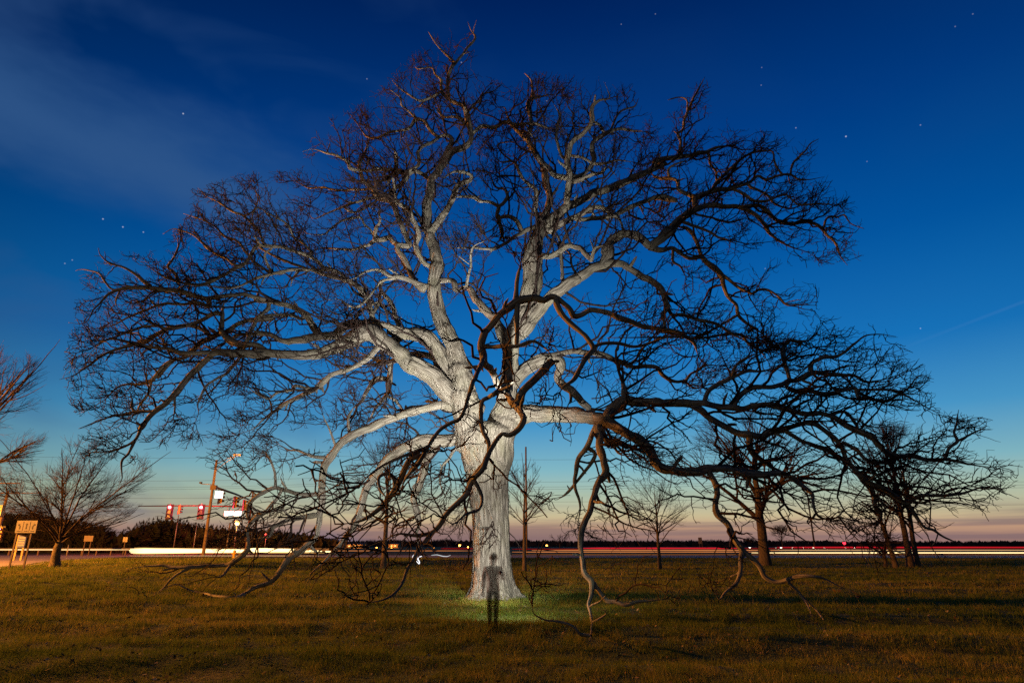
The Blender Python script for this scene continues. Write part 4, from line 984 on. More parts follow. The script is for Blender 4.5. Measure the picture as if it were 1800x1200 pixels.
U1_ = utility_pole('tall wooden utility pole rising behind the slim sapling', 925.5, 785, 92, .17, False)
U2_ = utility_pole('wooden utility pole with crossarms left of the right tree clump', 1432, 862, 120, .17, True)
utility_pole('bare wooden pole standing behind the amber street lamp', 399, 918, 84, .12, False)
def wire(y0, y1, Y, label, sag=.5):
    A = at(-120, y0, Y); Bq = at(1920, y1, Y); pts = []
    for f in np.linspace(0, 1, 25):
        p = A*(1-f)+Bq*f; p[2] -= sag*(1-(2*((f*3) % 1)-1)**2); pts.append(p)
    tag(MB().tube(pts, .014, 5).build('power_line', M_WIRE), label, 'power line', 'overhead wires')
for k, (a_, b_, Y) in enumerate([(838, 843, 92), (851, 848, 92), (854, 853, 92.6), (866, 884, 93.2), (797, 806, 91)]):
    wire(a_, b_, Y, ['upper of the close set thin dark wires crossing the sky', 'second thin wire of the set crossing the sky', 'third thin wire just under the second', 'lowest overhead wire, dark against the yellow sky at right', 'highest thin overhead wire crossing at left'][k])

# ------------------------------------------------------------------ traffic signals
M_YEL = plain('signal_yellow', (.62, .30, .03), .5, 0, .12, 5)
M_BLK = plain('signal_black', (.02, .02, .02), .6)
E_RED = emis('red_lens', (1.0, .025, .045), 5.0)
E_REDC = emis('red_lens_core', (1.0, .45, .48), 12.0)
E_WHITE = emis('lit_sign_face', (.90, 1.0, .96), 3.2)
E_AMB = emis('amber_lamp', (1.0, .50, .12), 60.0)
m_off, nt = mat('dark_lens'); finish(nt, principled(nt, (.03, .03, .03), .25).outputs[0])
def signal_head(c, face, label, lit=None, s=1.0, body=M_YEL):
    """three-lens head hanging with its top at c, looking along face (xy)"""
    fx = np.array([face[0], face[1], 0.0]); fx /= np.linalg.norm(fx); sx = np.array([-fx[1], fx[0], 0]); up = np.array([0, 0, 1.0]); c = np.asarray(c, float)
    root = tag(empty('traffic_signal', tuple(c)), label, 'traffic light', 'signal heads over the crossroads')
    w, h, d = .36*s, 1.08*s, .24*s
    mid = c-up*(h/2+.14*s)
    MB().box(mid, w, d, h, ax=(sx, fx, up)).build('housing', body, root)
    MB().box(mid-fx*(d/2+.012), w*1.5, .02, h*1.16, ax=(sx, fx, up)).build('backplate', M_BLK, root)
    MB().tube([c, c-up*.2*s], .035*s, 8).build('hanger', M_STEEL, root)
    for k in range(3):
        q = mid+up*(.36*s-.36*s*k)+fx*d/2
        vs = MB(); n = 10
        for j in range(n):
            a0 = math.radians(-20+220*j/n); a1 = math.radians(-20+220*(j+1)/n); R = .165*s
            p0 = q+sx*math.cos(a0)*R+up*math.sin(a0)*R; p1 = q+sx*math.cos(a1)*R+up*math.sin(a1)*R
            vs.add([p0, p1, p1+fx*.26*s, p0+fx*.26*s], [(0, 1, 2, 3)])
        vs.build('visor', M_BLK, root)
        L = MB().tube([q-fx*.01, q+fx*.03*s], [.15*s, .15*s], 16)
        o = L.build('lens', E_RED if lit == k else m_off, root)
        if lit == k:
            o['label'] = 'lit red lens'
            MB().ball(q+fx*.05*s, .10*s).build('bulb', E_REDC, o)
    return root
def lamp_at(name, p, e, c, r=.15): return lamp(name, 'POINT', tuple(p), e, c, r)
# near mast with luminaire
YM = 80.0
b = at(357, 976, YM); XM = b[0]; topz = at(381, 808, YM)[2]; z0 = .37
mast = tag(empty('signal_mast', (XM, YM, z0)), 'tall reddish wooden mast with street lamp bracket and sloping signal arm', 'signal mast')
MB().tube([(XM, YM, z0-.1), (XM, YM, z0+.3), (XM, YM, topz)], [.22, .20, .14], 14).build('pole', M_WOODP, mast, True)
lum = at(414, 798, YM)
for dz0, dz1 in ((-.5, -.25), (-1.4, -.35)):
    MB().tube([(XM, YM, topz+dz0), (XM+(lum[0]-XM)*.55, YM, topz+dz0+(lum[2]+dz1-topz-dz0)*.65), (lum[0], YM, lum[2]+dz1)], .045, 8).build('lamp_bracket', M_STEEL, mast, True)
E_LUM = emis('luminaire_glow', (1.0, .55, .38), 1.0)
lamp_at('luminaire_light', (lum[0]+.3, YM, lum[2]-.9), 700, (1, .40, .12), .2)
lh = MB().box((lum[0]+.25, YM, lum[2]-.1), .95, .34, .20).build('luminaire', M_STEEL, mast)
MB().ball((lum[0]+.3, YM, lum[2]-.12), .2, 1.5, 1, .8).build('lamp_bowl', E_LUM, lh)
# arm running away to the far mast
YF = 104.0
arm0 = at(376, 855, YM); pf = at(433, 960, YF); XF = pf[0]; ftop = at(438, 862, YF)[2]
far_mast = tag(empty('far_mast', (XF, YF, z0)), 'slender far signal mast right of the yellow signal heads', 'signal mast')
MB().tube([(XF, YF, z0-.1), (XF, YF, ftop)], [.19, .12], 12).build('pole', M_WOODP, far_mast, True)
arm1 = np.array([XF, YF, at(437, 880, YF)[2]])
MB().tube([arm0+np.array([0, -.2, 0]), (arm0+arm1)/2+np.array([0, 0, .1]), arm1], [.15, .13, .10], 10).build('mast_arm', M_POSTB, mast, True)
MB().tube([arm0+np.array([0, 0, .25]), at(353, 850, YM)], [.05, .04], 8).build('camera_bracket', M_STEEL, mast, True)
MB().box(at(353, 848, YM), .25, .3, .2).build('detector', M_BLK, mast)
MB().box(arm0+np.array([0, 0, -.1]), .7, .5, .55).build('clamp', M_POSTB, mast)
for f, lab in ((.16, 'yellow signal head nearest the reddish mast, beside the lit sign'), (.52, 'middle yellow signal head on the sloping arm'), (.78, 'yellow signal head at the far end of the sloping arm')):
    p = arm0*(1-f)+arm1*f; signal_head(p+np.array([0, 0, -.1]), (.75, .66), lab, None, 1.35)
p = arm0*.94+arm1*.06
sg = tag(empty('lit_sign', tuple(p)), 'small square lit white sign hanging beside the reddish mast', 'sign')
c_ = at(385, 869, YM+1.2)
MB().box(c_, 1.0, .10, .95, rz=.3).build('sign_box', M_STEEL, sg); MB().box(c_+np.array([.02, -.07, 0]), .9, .02, .85, rz=.3).build('sign_face', E_WHITE, sg)
MB().tube([p, c_+np.array([0, 0, .45])], .03, 6).build('hanger', M_STEEL, sg)
# second arm, level, with the two red lights
a0 = at(437, 890, YF); a1 = at(243, 889, YF)
MB().tube([a0, (a0+a1)/2+np.array([0, 0, .1]), a1], [.13, .11, .07], 10).build('mast_arm', M_POSTB, far_mast, True)
for px, lab in ((300, 'left of the two red traffic lights on the level arm'), (355, 'right of the two red traffic lights, next to the reddish mast')):
    p = at(px, 884.5, YF); signal_head(p, (.32, -1), lab, 0, 1.9, M_BLK)
    q = at(px, 889.5, YF-4.5); lamp_at('red_signal_light', q, 4200, (1, .06, .09))
signal_head(at(317, 886, YF), (1, .2), 'yellow signal head between the two red lights', None, 1.2)
ss = tag(empty('street_name_sign', tuple(at(410, 902, YF))), 'long lit white street name sign hanging under the level arm', 'sign')
c_ = at(410, 902, YF)
MB().box(c_, 2.9, .16, .85).build('sign_box', M_STEEL, ss); MB().box(c_+np.array([0, -.1, 0]), 2.75, .02, .72).build('sign_face', E_WHITE, ss)
for dx in (-1, 1): MB().tube([c_+np.array([dx, 0, .4]), c_+np.array([dx, 0, 1.15])], .03, 6).build('hanger', M_STEEL, ss)
# far left mast arm at the picture edge
YL = 62.0
q = at(4, 905, YL); lm = tag(empty('signal_pole', (q[0], YL, .37)), 'orange lit signal pole with two thin arms at left picture edge', 'signal mast')
MB().tube([(q[0], YL, .3), (q[0], YL, at(10, 862, YL)[2])], [.17, .12], 12).build('pole', M_POSTB, lm, True)
MB().tube([at(-60, 849, YL), at(34, 849, YL)], [.09, .05], 8).build('mast_arm', M_POSTB, lm, True)
MB().tube([at(-60, 866, YL), at(70, 866, YL)], [.05, .03], 8).build('mast_arm', M_POSTB, lm, True)
MB().box(at(1, 897, YL-.3), .5, .4, 1.0).build('control_box', plain('pale_green_box', (.45, .52, .38)), lm)
signal_head(at(1, 929, 60)+np.array([0, 0, .3]), (.2, -1), 'red traffic light at the left picture edge', 0, 1.1)
lamp_at('red_signal_light', at(1, 934, 57), 60, (1, .06, .09))

# ------------------------------------------------------------------ street lamps and far lights
def small_lamp(name, label, px, py, Y, e, col, strength, ball=.16, energy=0, group=None, cat='street lamp', pole=True):
    p = at(px, py, Y); root = tag(empty(name, (p[0], Y, .37)), label, cat, group)
    if pole: MB().tube([(p[0], Y, .3), (p[0], Y, p[2])], [.07, .05], 8).build('pole', M_STEEL, root, True)
    MB().box((p[0], Y, p[2]+ball*.9), ball*2.2, ball*2.2, ball*.5).build('cap', M_STEEL, root)
    MB().ball(p, ball).build('lamp', e, root)
    if energy: lamp_at(name+'_light', p+np.array([0, -ball*1.5, -.05]), energy, col, ball)
    return root
small_lamp('street_lamp', 'glowing amber street lamp under the lit street name sign', 417, 919, 112, E_AMB, (1, .5, .12), 60, .34, 900)
small_lamp('beacon', 'small red light on thin post right of the far mast', 468, 940, 110, E_RED, (1, .1, .05), 30, .2, 120, cat='beacon')
small_lamp('beacon', 'red beacon light low on the horizon at right', 1484, 954, 260, E_RED, (1, .1, .1), 30, .55, 0, cat='beacon')
E_FO = emis('far_orange_lamp', (1.0, .36, .05), 14); E_FW = emis('far_white_lamp', (1.0, .92, .72), 14)
ORD = ['leftmost', 'second', 'third', 'fourth', 'fifth', 'sixth', 'seventh', 'eighth', 'ninth', 'tenth', 'eleventh', 'twelfth', 'thirteenth', 'fourteenth']
for k, (px, py) in enumerate([(594, 963), (616, 957), (623, 957.5), (629, 958), (632.5, 959.5), (637, 961), (662, 962), (667, 966), (683, 966.5), (688, 963), (713, 966), (717.5, 966.5), (762, 963), (808, 958)]):
    small_lamp('far_lamp', ORD[k]+' from the left' * (k > 0)+' of the tiny orange lamps left of the big trunk', px, py, 240, E_FO, None, 0, .26+.12*((k*7) % 3), 0, 'far orange lamps')
small_lamp('far_lamp', 'tiny orange lamp showing just left of the big trunk edge', 823, 961, 240, E_FO, None, 0, .3, 0, 'far orange lamps')
small_lamp('far_lamp', 'tiny orange lamp beyond the streaks, right of the slim sapling', 961, 958, 240, E_FO, None, 0, .3, 0, 'far orange lamps')
small_lamp('far_lamp', 'brightest far yellow lamp beside the bright limb end, above the headlight streak', 573.5, 952.5, 200, E_FW, None, 0, .42, 0)
small_lamp('far_lamp', 'small white far lamp right of the brightest one', 591, 955, 200, E_FW, None, 0, .25, 0)
for k, px in enumerate((1318, 1329, 1363, 1374, 1393, 1412, 1431, 1449, 1486, 1503, 1636, 1752, 1780)):
    small_lamp('far_lamp', ORD[k]+' from the left' * (k > 0)+' of the tiny white lamps above the pale streak at right', px, 963 if px < 1600 else 966, 200, E_FW, None, 0, .20+.13*((k*5) % 3 == 0)+.10*(k in (3, 6)), 0, 'far white lamps')
# thin signal-side posts
for px, yt, lab in ((340, 921, 'thin pale post left of the reddish mast'), (305, 905, 'thin dark post under the left red light')):
    p = at(px, 962, 113); tag(MB().tube([(p[0], 113, .3), (p[0], 113, at(px, yt, 113)[2])], .07, 8).build('post', M_STEEL, None, True), lab, 'post')
# far houses with lit windows
M_HOUSE = plain('brick_house', (.26, .15, .09), .85); M_ROOF = plain('dark_roof', (.07, .06, .06), .8)
E_WIN = emis('lit_window', (1.0, .55, .15), 2.2)
def house(label, px0, px1, ytop, Y, nw):
    A, B = at(px0, 962, Y), at(px1, 962, Y); H = at(px0, ytop, Y)[2]-.37; w = B[0]-A[0]; cx = (A[0]+B[0])/2
    root = tag(empty('house', (cx, Y, .37)), label, 'house')
    MB().box((cx, Y, .37+H*.33), w, 7, H*.66).build('wall', M_HOUSE, root)
    z = .37+H*.66; x0, x1 = cx-w*.54, cx+w*.54
    MB().add([(x0, Y-4, z), (x1, Y-4, z), (x1, Y+4, z), (x0, Y+4, z), (x0, Y, .37+H), (x1, Y, .37+H)], [(0, 1, 5, 4), (2, 3, 4, 5), (0, 4, 3), (1, 2, 5), (3, 2, 1, 0)]).build('roof', M_ROOF, root)
    for k in range(nw):
        x = cx-w*.4+w*.8*(k+.5)/nw; MB().box((x, Y-3.52, .37+H*.36), w*.34/nw, .06, H*.22).build('window', E_WIN, root)
    lamp_at('house_porch_light', (cx, Y-6, .37+H*.6), 900, (1, .45, .1))
house('far house with orange lit front beside the bright limb end', 553, 572, 951, 190, 3)
house('far low building glowing orange under a row of lamps', 612, 641, 953, 230, 4)
house('far dim reddish building behind the small oak trunk', 686, 702, 953, 260, 2)

# ------------------------------------------------------------------ guard rail, roadside signs, hydrant
def guardrail():
    YG = 86.0; x0 = at(-60, 966, YG)[0]; x1 = at(228, 966, YG)[0]
    root = tag(empty('guardrail', (x0, YG, .37)), 'long steel guardrail beyond the road at left', 'guardrail')
    pr = [(.0, -.16), (-.06, -.10), (.0, 0), (-.06, .10), (.0, .16)]
    m_ = MB(); vs = []
    for x in (x0, x1+26): vs += [(x, YG-.1+a, 1.15+b) for a, b in pr]
    m_.add(vs, [(k, k+1, k+6, k+5) for k in range(4)]); m_.build('rail', M_STEEL, root)
    x = x0
    while x < x1+26:
        MB().box((x, YG, .37+.45), .12, .16, 1.0).build('guard_post', M_WOODP, root); x += 1.9
guardrail()
M_SIGNW = plain('sign_white', (.30, .28, .24), .5, 0, .06, 2); M_SIGNB = plain('sign_black', (.02, .02, .02), .5); M_SIGNBL = plain('sign_blue', (.05, .08, .25), .5)
M_TAN = plain('sign_back', (.26, .20, .14), .5, .2, .15, 3)
# lane control sign
YS = 37.5
g0 = at(9, 1008, YS); g1 = at(38, 1007, YS); c0 = at(25.5, 936, YS); c1 = at(61, 936, YS); tt = at(27, 914.5, YS)[2]
xa, xb = at(26, 936, YS)[0], at(62, 936, YS)[0]; zb, zt = c0[2], tt
lane = tag(empty('lane_sign', ((xa+xb)/2, YS, 0)), 'white lane control sign with three black arrows on two slanted looking posts', 'road sign')
for x in (at(29, 936, YS)[0], at(54, 936, YS)[0]):
    MB().box((x, YS+.06, (zt-.1)/2), .09, .06, zt-.0).build('post', M_POSTB, lane)
w = xb-xa; h = zt-zb; xc = (xa+xb)/2; zc = (zb+zt)/2
MB().box((xc, YS, zc), w, .02, h).build('panel', M_SIGNW, lane)
for k in (-1, 1): MB().box((xc+k*w/6, YS-.014, zc), .012, .004, h*.86).build('divider', M_SIGNB, lane)
def arrow(cx, bend):
    m_ = MB(); y = YS-.015; t_ = w*.024
    pts = [(cx+(-bend*w*.02), zc-h*.20)]+[(cx-bend*w*.02+bend*w*.075*(1-math.cos(a)), zc-h*.02+h*.17*math.sin(a)) for a in np.linspace(0, 1.25, 6)] if bend else [(cx, zc-h*.20), (cx, zc+h*.16)]
    for (x0, z_0), (x1, z_1) in zip(pts[:-1], pts[1:]):
        d = np.array([x1-x0, z_1-z_0]); d /= np.linalg.norm(d); n = np.array([-d[1], d[0]])*t_
        m_.add([(x0+n[0], y, z_0+n[1]), (x0-n[0], y, z_0-n[1]), (x1-n[0], y, z_1-n[1]), (x1+n[0], y, z_1+n[1])], [(0, 1, 2, 3)])
    (x0, z_0), (x1, z_1) = pts[-2], pts[-1]; d = np.array([x1-x0, z_1-z_0]); d /= np.linalg.norm(d); n = np.array([-d[1], d[0]])
    e = np.array([x1, z_1]); a_, b_, c_ = e+n*w*.06, e-n*w*.06, e+d*w*.075
    m_.add([(a_[0], y-.002, a_[1]), (b_[0], y-.002, b_[1]), (c_[0], y-.002, c_[1])], [(0, 1, 2)])
    m_.build('arrow', M_SIGNB, lane)
    MB().box((cx, y, zc-h*.36), w*.17, .004, h*.06).build('word_bar', M_SIGNB, lane)
arrow(xc-w/3, -1); arrow(xc, 0); arrow(xc+w/3, 1)
# blue information board behind it
YB = 60.0
c_ = at(38.5, 951, YB); bl = tag(empty('info_board', (c_[0], YB, 0)), 'small blue board on two pale posts behind the lane arrow sign', 'sign')
ww = 2.5*mpp(c_)*5.2; hh = 20*mpp(c_)
MB().box(c_, ww, .08, hh).build('panel', M_SIGNBL, bl)
for k in range(4): MB().box(c_+np.array([0, -.05, hh*(.30-.2*k)]), ww*.8, .01, hh*.06).build('text_line', M_SIGNW, bl)
for px in (31.5, 43.5):
    p = at(px, 945, YB); MB().box((p[0], YB+.12, (p[2]+.37)/2+.1), .16, .10, p[2]-.1).build('post', plain('cream_post', (.34, .25, .13)), bl)
def back_sign(name, label, px0, px1, y0, y1, Y, legs, ybase, mtl, split=False):
    a_, b_ = at(px0, y1, Y), at(px1, y0, Y); cx = (a_[0]+b_[0])/2; cz = (a_[2]+b_[2])/2; w_, h_ = b_[0]-a_[0], b_[2]-a_[2]
    root = tag(empty(name, (cx, Y, .37)), label, 'road sign')
    if split:
        for k in (-1, 1): MB().box((cx+k*w_*.26, Y, cz), w_*.45, .03, h_).build('panel', mtl, root)
    else: MB().box((cx, Y, cz), w_, .03, h_).build('panel', mtl, root)
    for k in legs: MB().box((cx+k*w_, Y+.06, (cz+.37)/2), .09, .07, cz-.37+h_*.6).build('post', M_POSTB, root)
back_sign('road_sign', 'blank tan backed road sign on two legs beyond the road, left', 147, 164.5, 941, 951, 80, (-.36, .30), 974, M_TAN)
back_sign('road_sign', 'small pale two panel sign where the headlight streak begins', 215.5, 225, 943.5, 952, 84, (0,), 974, plain('pale_sign', (.50, .44, .30)), True)
back_sign('road_sign', 'small dim square sign seen against the sky above the red streaks', 1228, 1233.5, 944, 955, 92, (-.2, .45), 972, M_TAN)
for px, yt, lab in ((117, 957, 'thin leaning marker post by the guardrail'),):
    p = at(px, 975, 78); tag(MB().tube([(p[0], 78, .3), (p[0], 78, at(px, yt, 78)[2])], .05, 8).build('marker_post', M_STEEL, None, True), lab, 'post')
hy = at(411, 980, 72); hx = hy[0]; hyd = tag(empty('fire_hydrant', (hx, 72, .37)), 'yellow fire hydrant on the verge below the far mast', 'fire hydrant')
M_HY = plain('hydrant_yellow', (.70, .42, .04), .45)
MB().tube([(hx, 72, .3), (hx, 72, .45), (hx, 72, .47), (hx, 72, 1.02)], [.20, .20, .14, .13], 14).build('barrel', M_HY, hyd, True)
MB().ball((hx, 72, 1.04), .17, 1, 1, .8).build('bonnet', M_HY, hyd, True)
for dx in (-1, 1): MB().tube([(hx, 72, .85), (hx+dx*.24, 72, .85)], [.08, .09], 10).build('nozzle', M_HY, hyd, True)
MB().tube([(hx, 72, 1.15), (hx, 72, 1.25)], .04, 6).build('nut', M_HY, hyd)

# ------------------------------------------------------------------ light streaks of passing cars: glowing threads above the lanes
def streak(label, px0, px1, y, Y, r, e, dy=0.0, taper=1.0):
    A, B = at(px0, y, Y), at(px1, y+dy, Y)
    pts = [A*(1-f)+B*f for f in np.linspace(0, 1, 9)]
    rr = [r*.4]+[r*(1+(taper-1)*(k+1)/8)*(1+.12*math.sin(k*2.1+y)) for k in range(7)]+[r*taper*.4]
    tag(MB().tube(pts, rr, 6).build('light_streak', e), label, 'light streak', 'light streaks along the road')
E_S1 = emis('headlight_streak', (1.0, .74, .34), 2.6); E_S2 = emis('tail_streak', (1.0, .02, .035), .62); E_S3 = emis('amber_streak', (1.0, .34, .10), .55)
E_S4 = emis('soft_white_streak', (1.0, .58, .25), .55); E_S5 = emis('dim_red_streak', (.9, .02, .02), .16); E_S6 = emis('dim_amber_streak', (1.0, .35, .08), .16)
E_S7 = emis('warm_edge_streak', (1.0, .56, .16), 1.25)
for y, x0, x1, r, lab, dy, e in ((962.6, 236, 372, .05, 'topmost amber', 1.4, E_S7), (964.5, 229, 440, .09, 'upper white', 1.2, E_S1), (966.6, 227, 548, .10, 'second white', .7, E_S1), (968.9, 228, 560, .11, 'third white', .2, E_S1),
                              (971.0, 230, 430, .09, 'lower white', -1.2, E_S1), (972.8, 234, 380, .05, 'lowest amber', -1.8, E_S7), (970.9, 330, 570, .045, 'long amber', .4, E_S7)):
    streak(lab+' strand of the broad white headlight streak at left', x0, x1, y, 82, r, e, dy, .5)
streak('short thick white headlight streak right of the far mast', 436, 520, 964.6, 82.6, .16, E_S1, .6, .4)
streak('thin white line of light running along the guardrail at left', -60, 226, 965.6, 81, .030, E_S1, .0)
streak('thin orange glowing line in place of a reflection under the broad headlight streak', 228, 560, 976.2, 79, .04, E_S4)  # glowing tube just above the road, stands in for the streak's reflection
streak('thin orange streak between the far house and the big trunk', 560, 832, 967.5, 83, .045, E_S3)
streak('short white streak left of the small oak, upper', 543, 553, 968, 83.5, .11, E_S1)
streak('short white streak left of the small oak, middle', 555, 566, 968, 83.5, .08, E_S1)
streak('short white streak left of the small oak, right end', 572, 581, 968.5, 83.5, .11, E_S1)
streak('dim red tail light streak left of the big trunk', 775, 840, 963.5, 84, .09, E_S5)
streak('bright red tail light streak right of the hanging limb', 1018, 1300, 963.0, 84, .085, E_S2)
streak('darker red streak from the sapling rightwards', 900, 1024, 964.5, 84.4, .07, E_S5)
streak('red tail light streak running out at the right edge', 1366, 1900, 961.2, 84, .06, E_S2)
streak('dim red streak under the other red one at right', 1225, 1900, 963.2, 84.5, .07, E_S5)
streak('upper orange streak behind the middle trees', 935, 1420, 966.5, 83, .065, E_S3)
streak('second orange streak behind the middle trees', 900, 1330, 969.6, 82, .06, E_S3)
streak('soft yellow streak above the white one at right', 1300, 1900, 966.4, 83, .065, E_S4)
streak('thin white headlight streak running out at the right edge', 1321, 1900, 971.0, 80, .046, E_S1)
streak('lowest dim orange streak near the road edge', 900, 1900, 974.2, 79.4, .06, E_S6)

# ------------------------------------------------------------------ the person with the torch
m_gh = {}
def ghost(name, c, a):
    m, nt = mat(name); p = principled(nt, c, .9); tr = nt.nodes.new('ShaderNodeBsdfTransparent'); mx = nt.nodes.new('ShaderNodeMixShader'); lw = nt.nodes.new('ShaderNodeLayerWeight'); nt.links.new(mth(nt, 'MULTIPLY', mth(nt, 'POWER', mth(nt, 'SUBTRACT', 1.0, lw.outputs['Facing']), 1.3), a), mx.inputs[0])
    nt.links.new(tr.outputs[0], mx.inputs[1]); nt.links.new(p.outputs[0], mx.inputs[2]); finish(nt, mx.outputs[0]); return m
G_J = ghost('rust_jacket', (.12, .034, .011), .66); G_T = ghost('dark_trousers', (.030, .016, .009), .74); G_S = ghost('skin', (.20, .11, .07), .50); G_H = ghost('dark_hair', (.05, .035, .028), .60)
def person():
    bx, by = hit(866, 1108, 0)[:2]
    root = tag(empty('person', (bx, by, 0)), 'see through ghostly person in rust jacket standing before the big trunk', 'person')
    S = []
    def chain(pts):
        """pts: (x, y, z, r); first may be an int index into S"""
        ids = []
        for p in pts:
            if isinstance(p, int): ids.append(p)
            else: S.append(p); ids.append(len(S)-1)
        E.extend(zip(ids[:-1], ids[1:])); return ids
    E = []
    pel = chain([(0, 0, .86, .125)])[0]
    sp = chain([pel, (0, .01, 1.00, .115), (0, .02, 1.14, .13), (0, .01, 1.28, .12), (0, .015, 1.365, .055), (0, .03, 1.42, .052), (0, .04, 1.48, .082), (0, .04, 1.56, .088), (0, .035, 1.62, .055)])
    for s in (-1, 1):
        chain([pel, (s*.07, 0, .80, .092), (s*.072, .01, .62, .078), (s*.070, .03, .45, .060), (s*.066, .0, .30, .058), (s*.066, -.02, .10, .040), (s*.070, -.01, .05, .042), (s*.125, .09, .035, .038), (s*.13, .16, .03, .026)])
        sh = sp[3]
        if s < 0: arm = [(-.16, .01, 1.30, .062), (-.195, .02, 1.20, .052), (-.215, .03, 1.05, .044), (-.225, .09, .93, .036), (-.228, .14, .84, .026), (-.228, .16, .79, .026)]
        else:     arm = [(.16, .01, 1.30, .062), (.21, .08, 1.20, .052), (.215, .17, 1.08, .044), (.19, .32, 1.12, .036), (.165, .46, 1.18, .026), (.16, .51, 1.20, .026)]
        ids = chain([sh]+arm)
        hnd = S[ids[-1]]; prev = S[ids[-2]]; d = unit(np.array(hnd[:3])-np.array(prev[:3])); side = unit(np.cross(d, [0, 0, 1.0])); nrm = np.cross(side, d)
        for k, ln in enumerate((.070, .080, .075, .058)):
            o = np.array(hnd[:3])+side*(k-1.5)*.019+d*.02; curl = -nrm
            chain([ids[-1], (*o, .0095), (*(o+d*ln*.55+curl*.012), .0085), (*(o+d*ln*.85+curl*.04), .0075)])
        o = np.array(hnd[:3])-side*.03
        chain([ids[-1], (*o, .011), (*(o-side*.022+d*.035), .009), (*(o-side*.02+d*.06-nrm*.01), .008)])
    me = bpy.data.meshes.new('body'); me.from_pydata([(bx+p[0], by+p[1], p[2]) for p in S], E, [])
    o = bpy.data.objects.new('body', me); C.objects.link(o)
    sk = o.modifiers.new('skin', 'SKIN'); sk.use_smooth_shade = True
    for v, p in zip(me.skin_vertices[0].data, S): v.radius = (p[3]*(1.42 if .8 < p[2] < 1.36 else (1.28 if p[3] > .035 else 1)),)*2; v.use_root = False
    me.skin_vertices[0].data[0].use_root = True
    o.modifiers.new('sub', 'SUBSURF').levels = 2
    ev = o.evaluated_get(bpy.context.evaluated_depsgraph_get()); bm_ = bpy.data.meshes.new_from_object(ev); bpy.data.objects.remove(o)
    bm_.materials.clear()
    for m_ in (G_T, G_J, G_S): bm_.materials.append(m_)
    for p in bm_.polygons:
        z = p.center[2]; xx = abs(p.center[0]-bx); yy = p.center[1]-by
        hand = (p.center[0]-bx < -.17 and z < .83) or (p.center[0]-bx > .10 and yy > .44)
        p.material_index = 2 if (z > 1.36 or hand) else (1 if (z > .83 or xx > .17) else 0)
    body = bpy.data.objects.new('body', bm_); C.objects.link(body); body.parent = root; body.location = -root.location; bm_.shade_smooth()
    MB().ball((bx, by+.028, 1.575), .104, .95, 1.05, .98, 16, 10).build('hair', G_H, root, True)
    for s in (-1, 1): MB().ball((bx+s*.088, by+.05, 1.53), .03, .4, .8, 1.1).build('ear', G_S, root, True)
    MB().ball((bx, by+.135, 1.52), .018, .8, 1, 1.3).build('nose', G_S, root, True)
    # the torch in the right hand
    tx, ty, tz = bx+.16, by+.53, 1.185
    t_ = tag(empty('torch', (tx, ty, tz)), 'small dark torch in the hand of the ghostly person', 'torch')
    MB().tube([(tx, ty-.08, tz-.01), (tx, ty+.08, tz+.01)], .018, 10).build('handle', M_BLK, t_, True)
    MB().tube([(tx, ty+.08, tz+.01), (tx, ty+.11, tz+.013), (tx, ty+.14, tz+.016)], [.018, .03, .032], 12).build('head', M_BLK, t_, True)
    MB().tube([(tx, ty+.139, tz+.016), (tx, ty+.143, tz+.0165)], .028, 12).build('lens', emis('torch_lens', (1, .97, .9), 4), t_)
person()
# traces the torch left in the air while it was carried behind the tree
E_T = emis('torch_trace', (.95, .95, 1.0), 1.3); E_T2 = emis('thin_torch_trace', (.85, .92, .95), .8)
def trace(label, pts, Y, r, e):
    P = catmull(np.array([at(x, y, Y) for x, y in pts]), 6)
    tag(MB().tube(list(P), [r*(.5+.8*math.sin(math.pi*(k+.5)/len(P))) for k in range(len(P))], 8).build('torch_trace', e, None, True), label, 'light trace')
trace('bright white hooked light trace left of the big trunk, left half', [(731, 973), (727, 976), (725.5, 980), (728, 984)], 25.0, .019, E_T)
trace('bright white zigzag light trace left of the big trunk, right half', [(743, 976.5), (737, 978.5), (734.5, 982), (737, 986), (736.5, 990), (732, 985.5)], 25.0, .019, E_T)
trace('thin wavy white light trace just right of the bright hook', [(758, 975.3), (768, 974.5), (778, 976.8), (786, 977.3), (792, 975.3)], 26.0, .010, E_T2)

# ------------------------------------------------------------------ grass
m_gr, nt = mat('grass_blades')
a_ = nt.nodes.new('ShaderNodeAttribute'); a_.attribute_name = 'tone'
colr = ramp(nt, a_.outputs['Fac'], [(0.0, (.060, .100, .016)), (.4, (.135, .175, .030)), (.72, (.24, .215, .045)), (1.0, (.44, .33, .13))])
df = nt.nodes.new('ShaderNodeBsdfDiffuse'); nt.links.new(colr, df.inputs[0]); tl = nt.nodes.new('ShaderNodeBsdfTranslucent'); nt.links.new(colr, tl.inputs[0])
mx = nt.nodes.new('ShaderNodeMixShader'); mx.inputs[0].default_value = .35; nt.links.new(df.outputs[0], mx.inputs[1]); nt.links.new(tl.outputs[0], mx.inputs[2]); finish(nt, mx.outputs[0])
def vnoise(x, y, s, seed):
    r_ = np.random.default_rng(seed); G = r_.random((128, 128)); u, v = x/s, y/s; iu, iv = np.floor(u).astype(int), np.floor(v).astype(int); fu, fv = u-iu, v-iv
    fu = fu*fu*(3-2*fu); fv = fv*fv*(3-2*fv); g_ = lambda a, b: G[a % 128, b % 128]
    return (g_(iu, iv)*(1-fu)+g_(iu+1, iv)*fu)*(1-fv)+(g_(iu, iv+1)*(1-fu)+g_(iu+1, iv+1)*fu)*fv
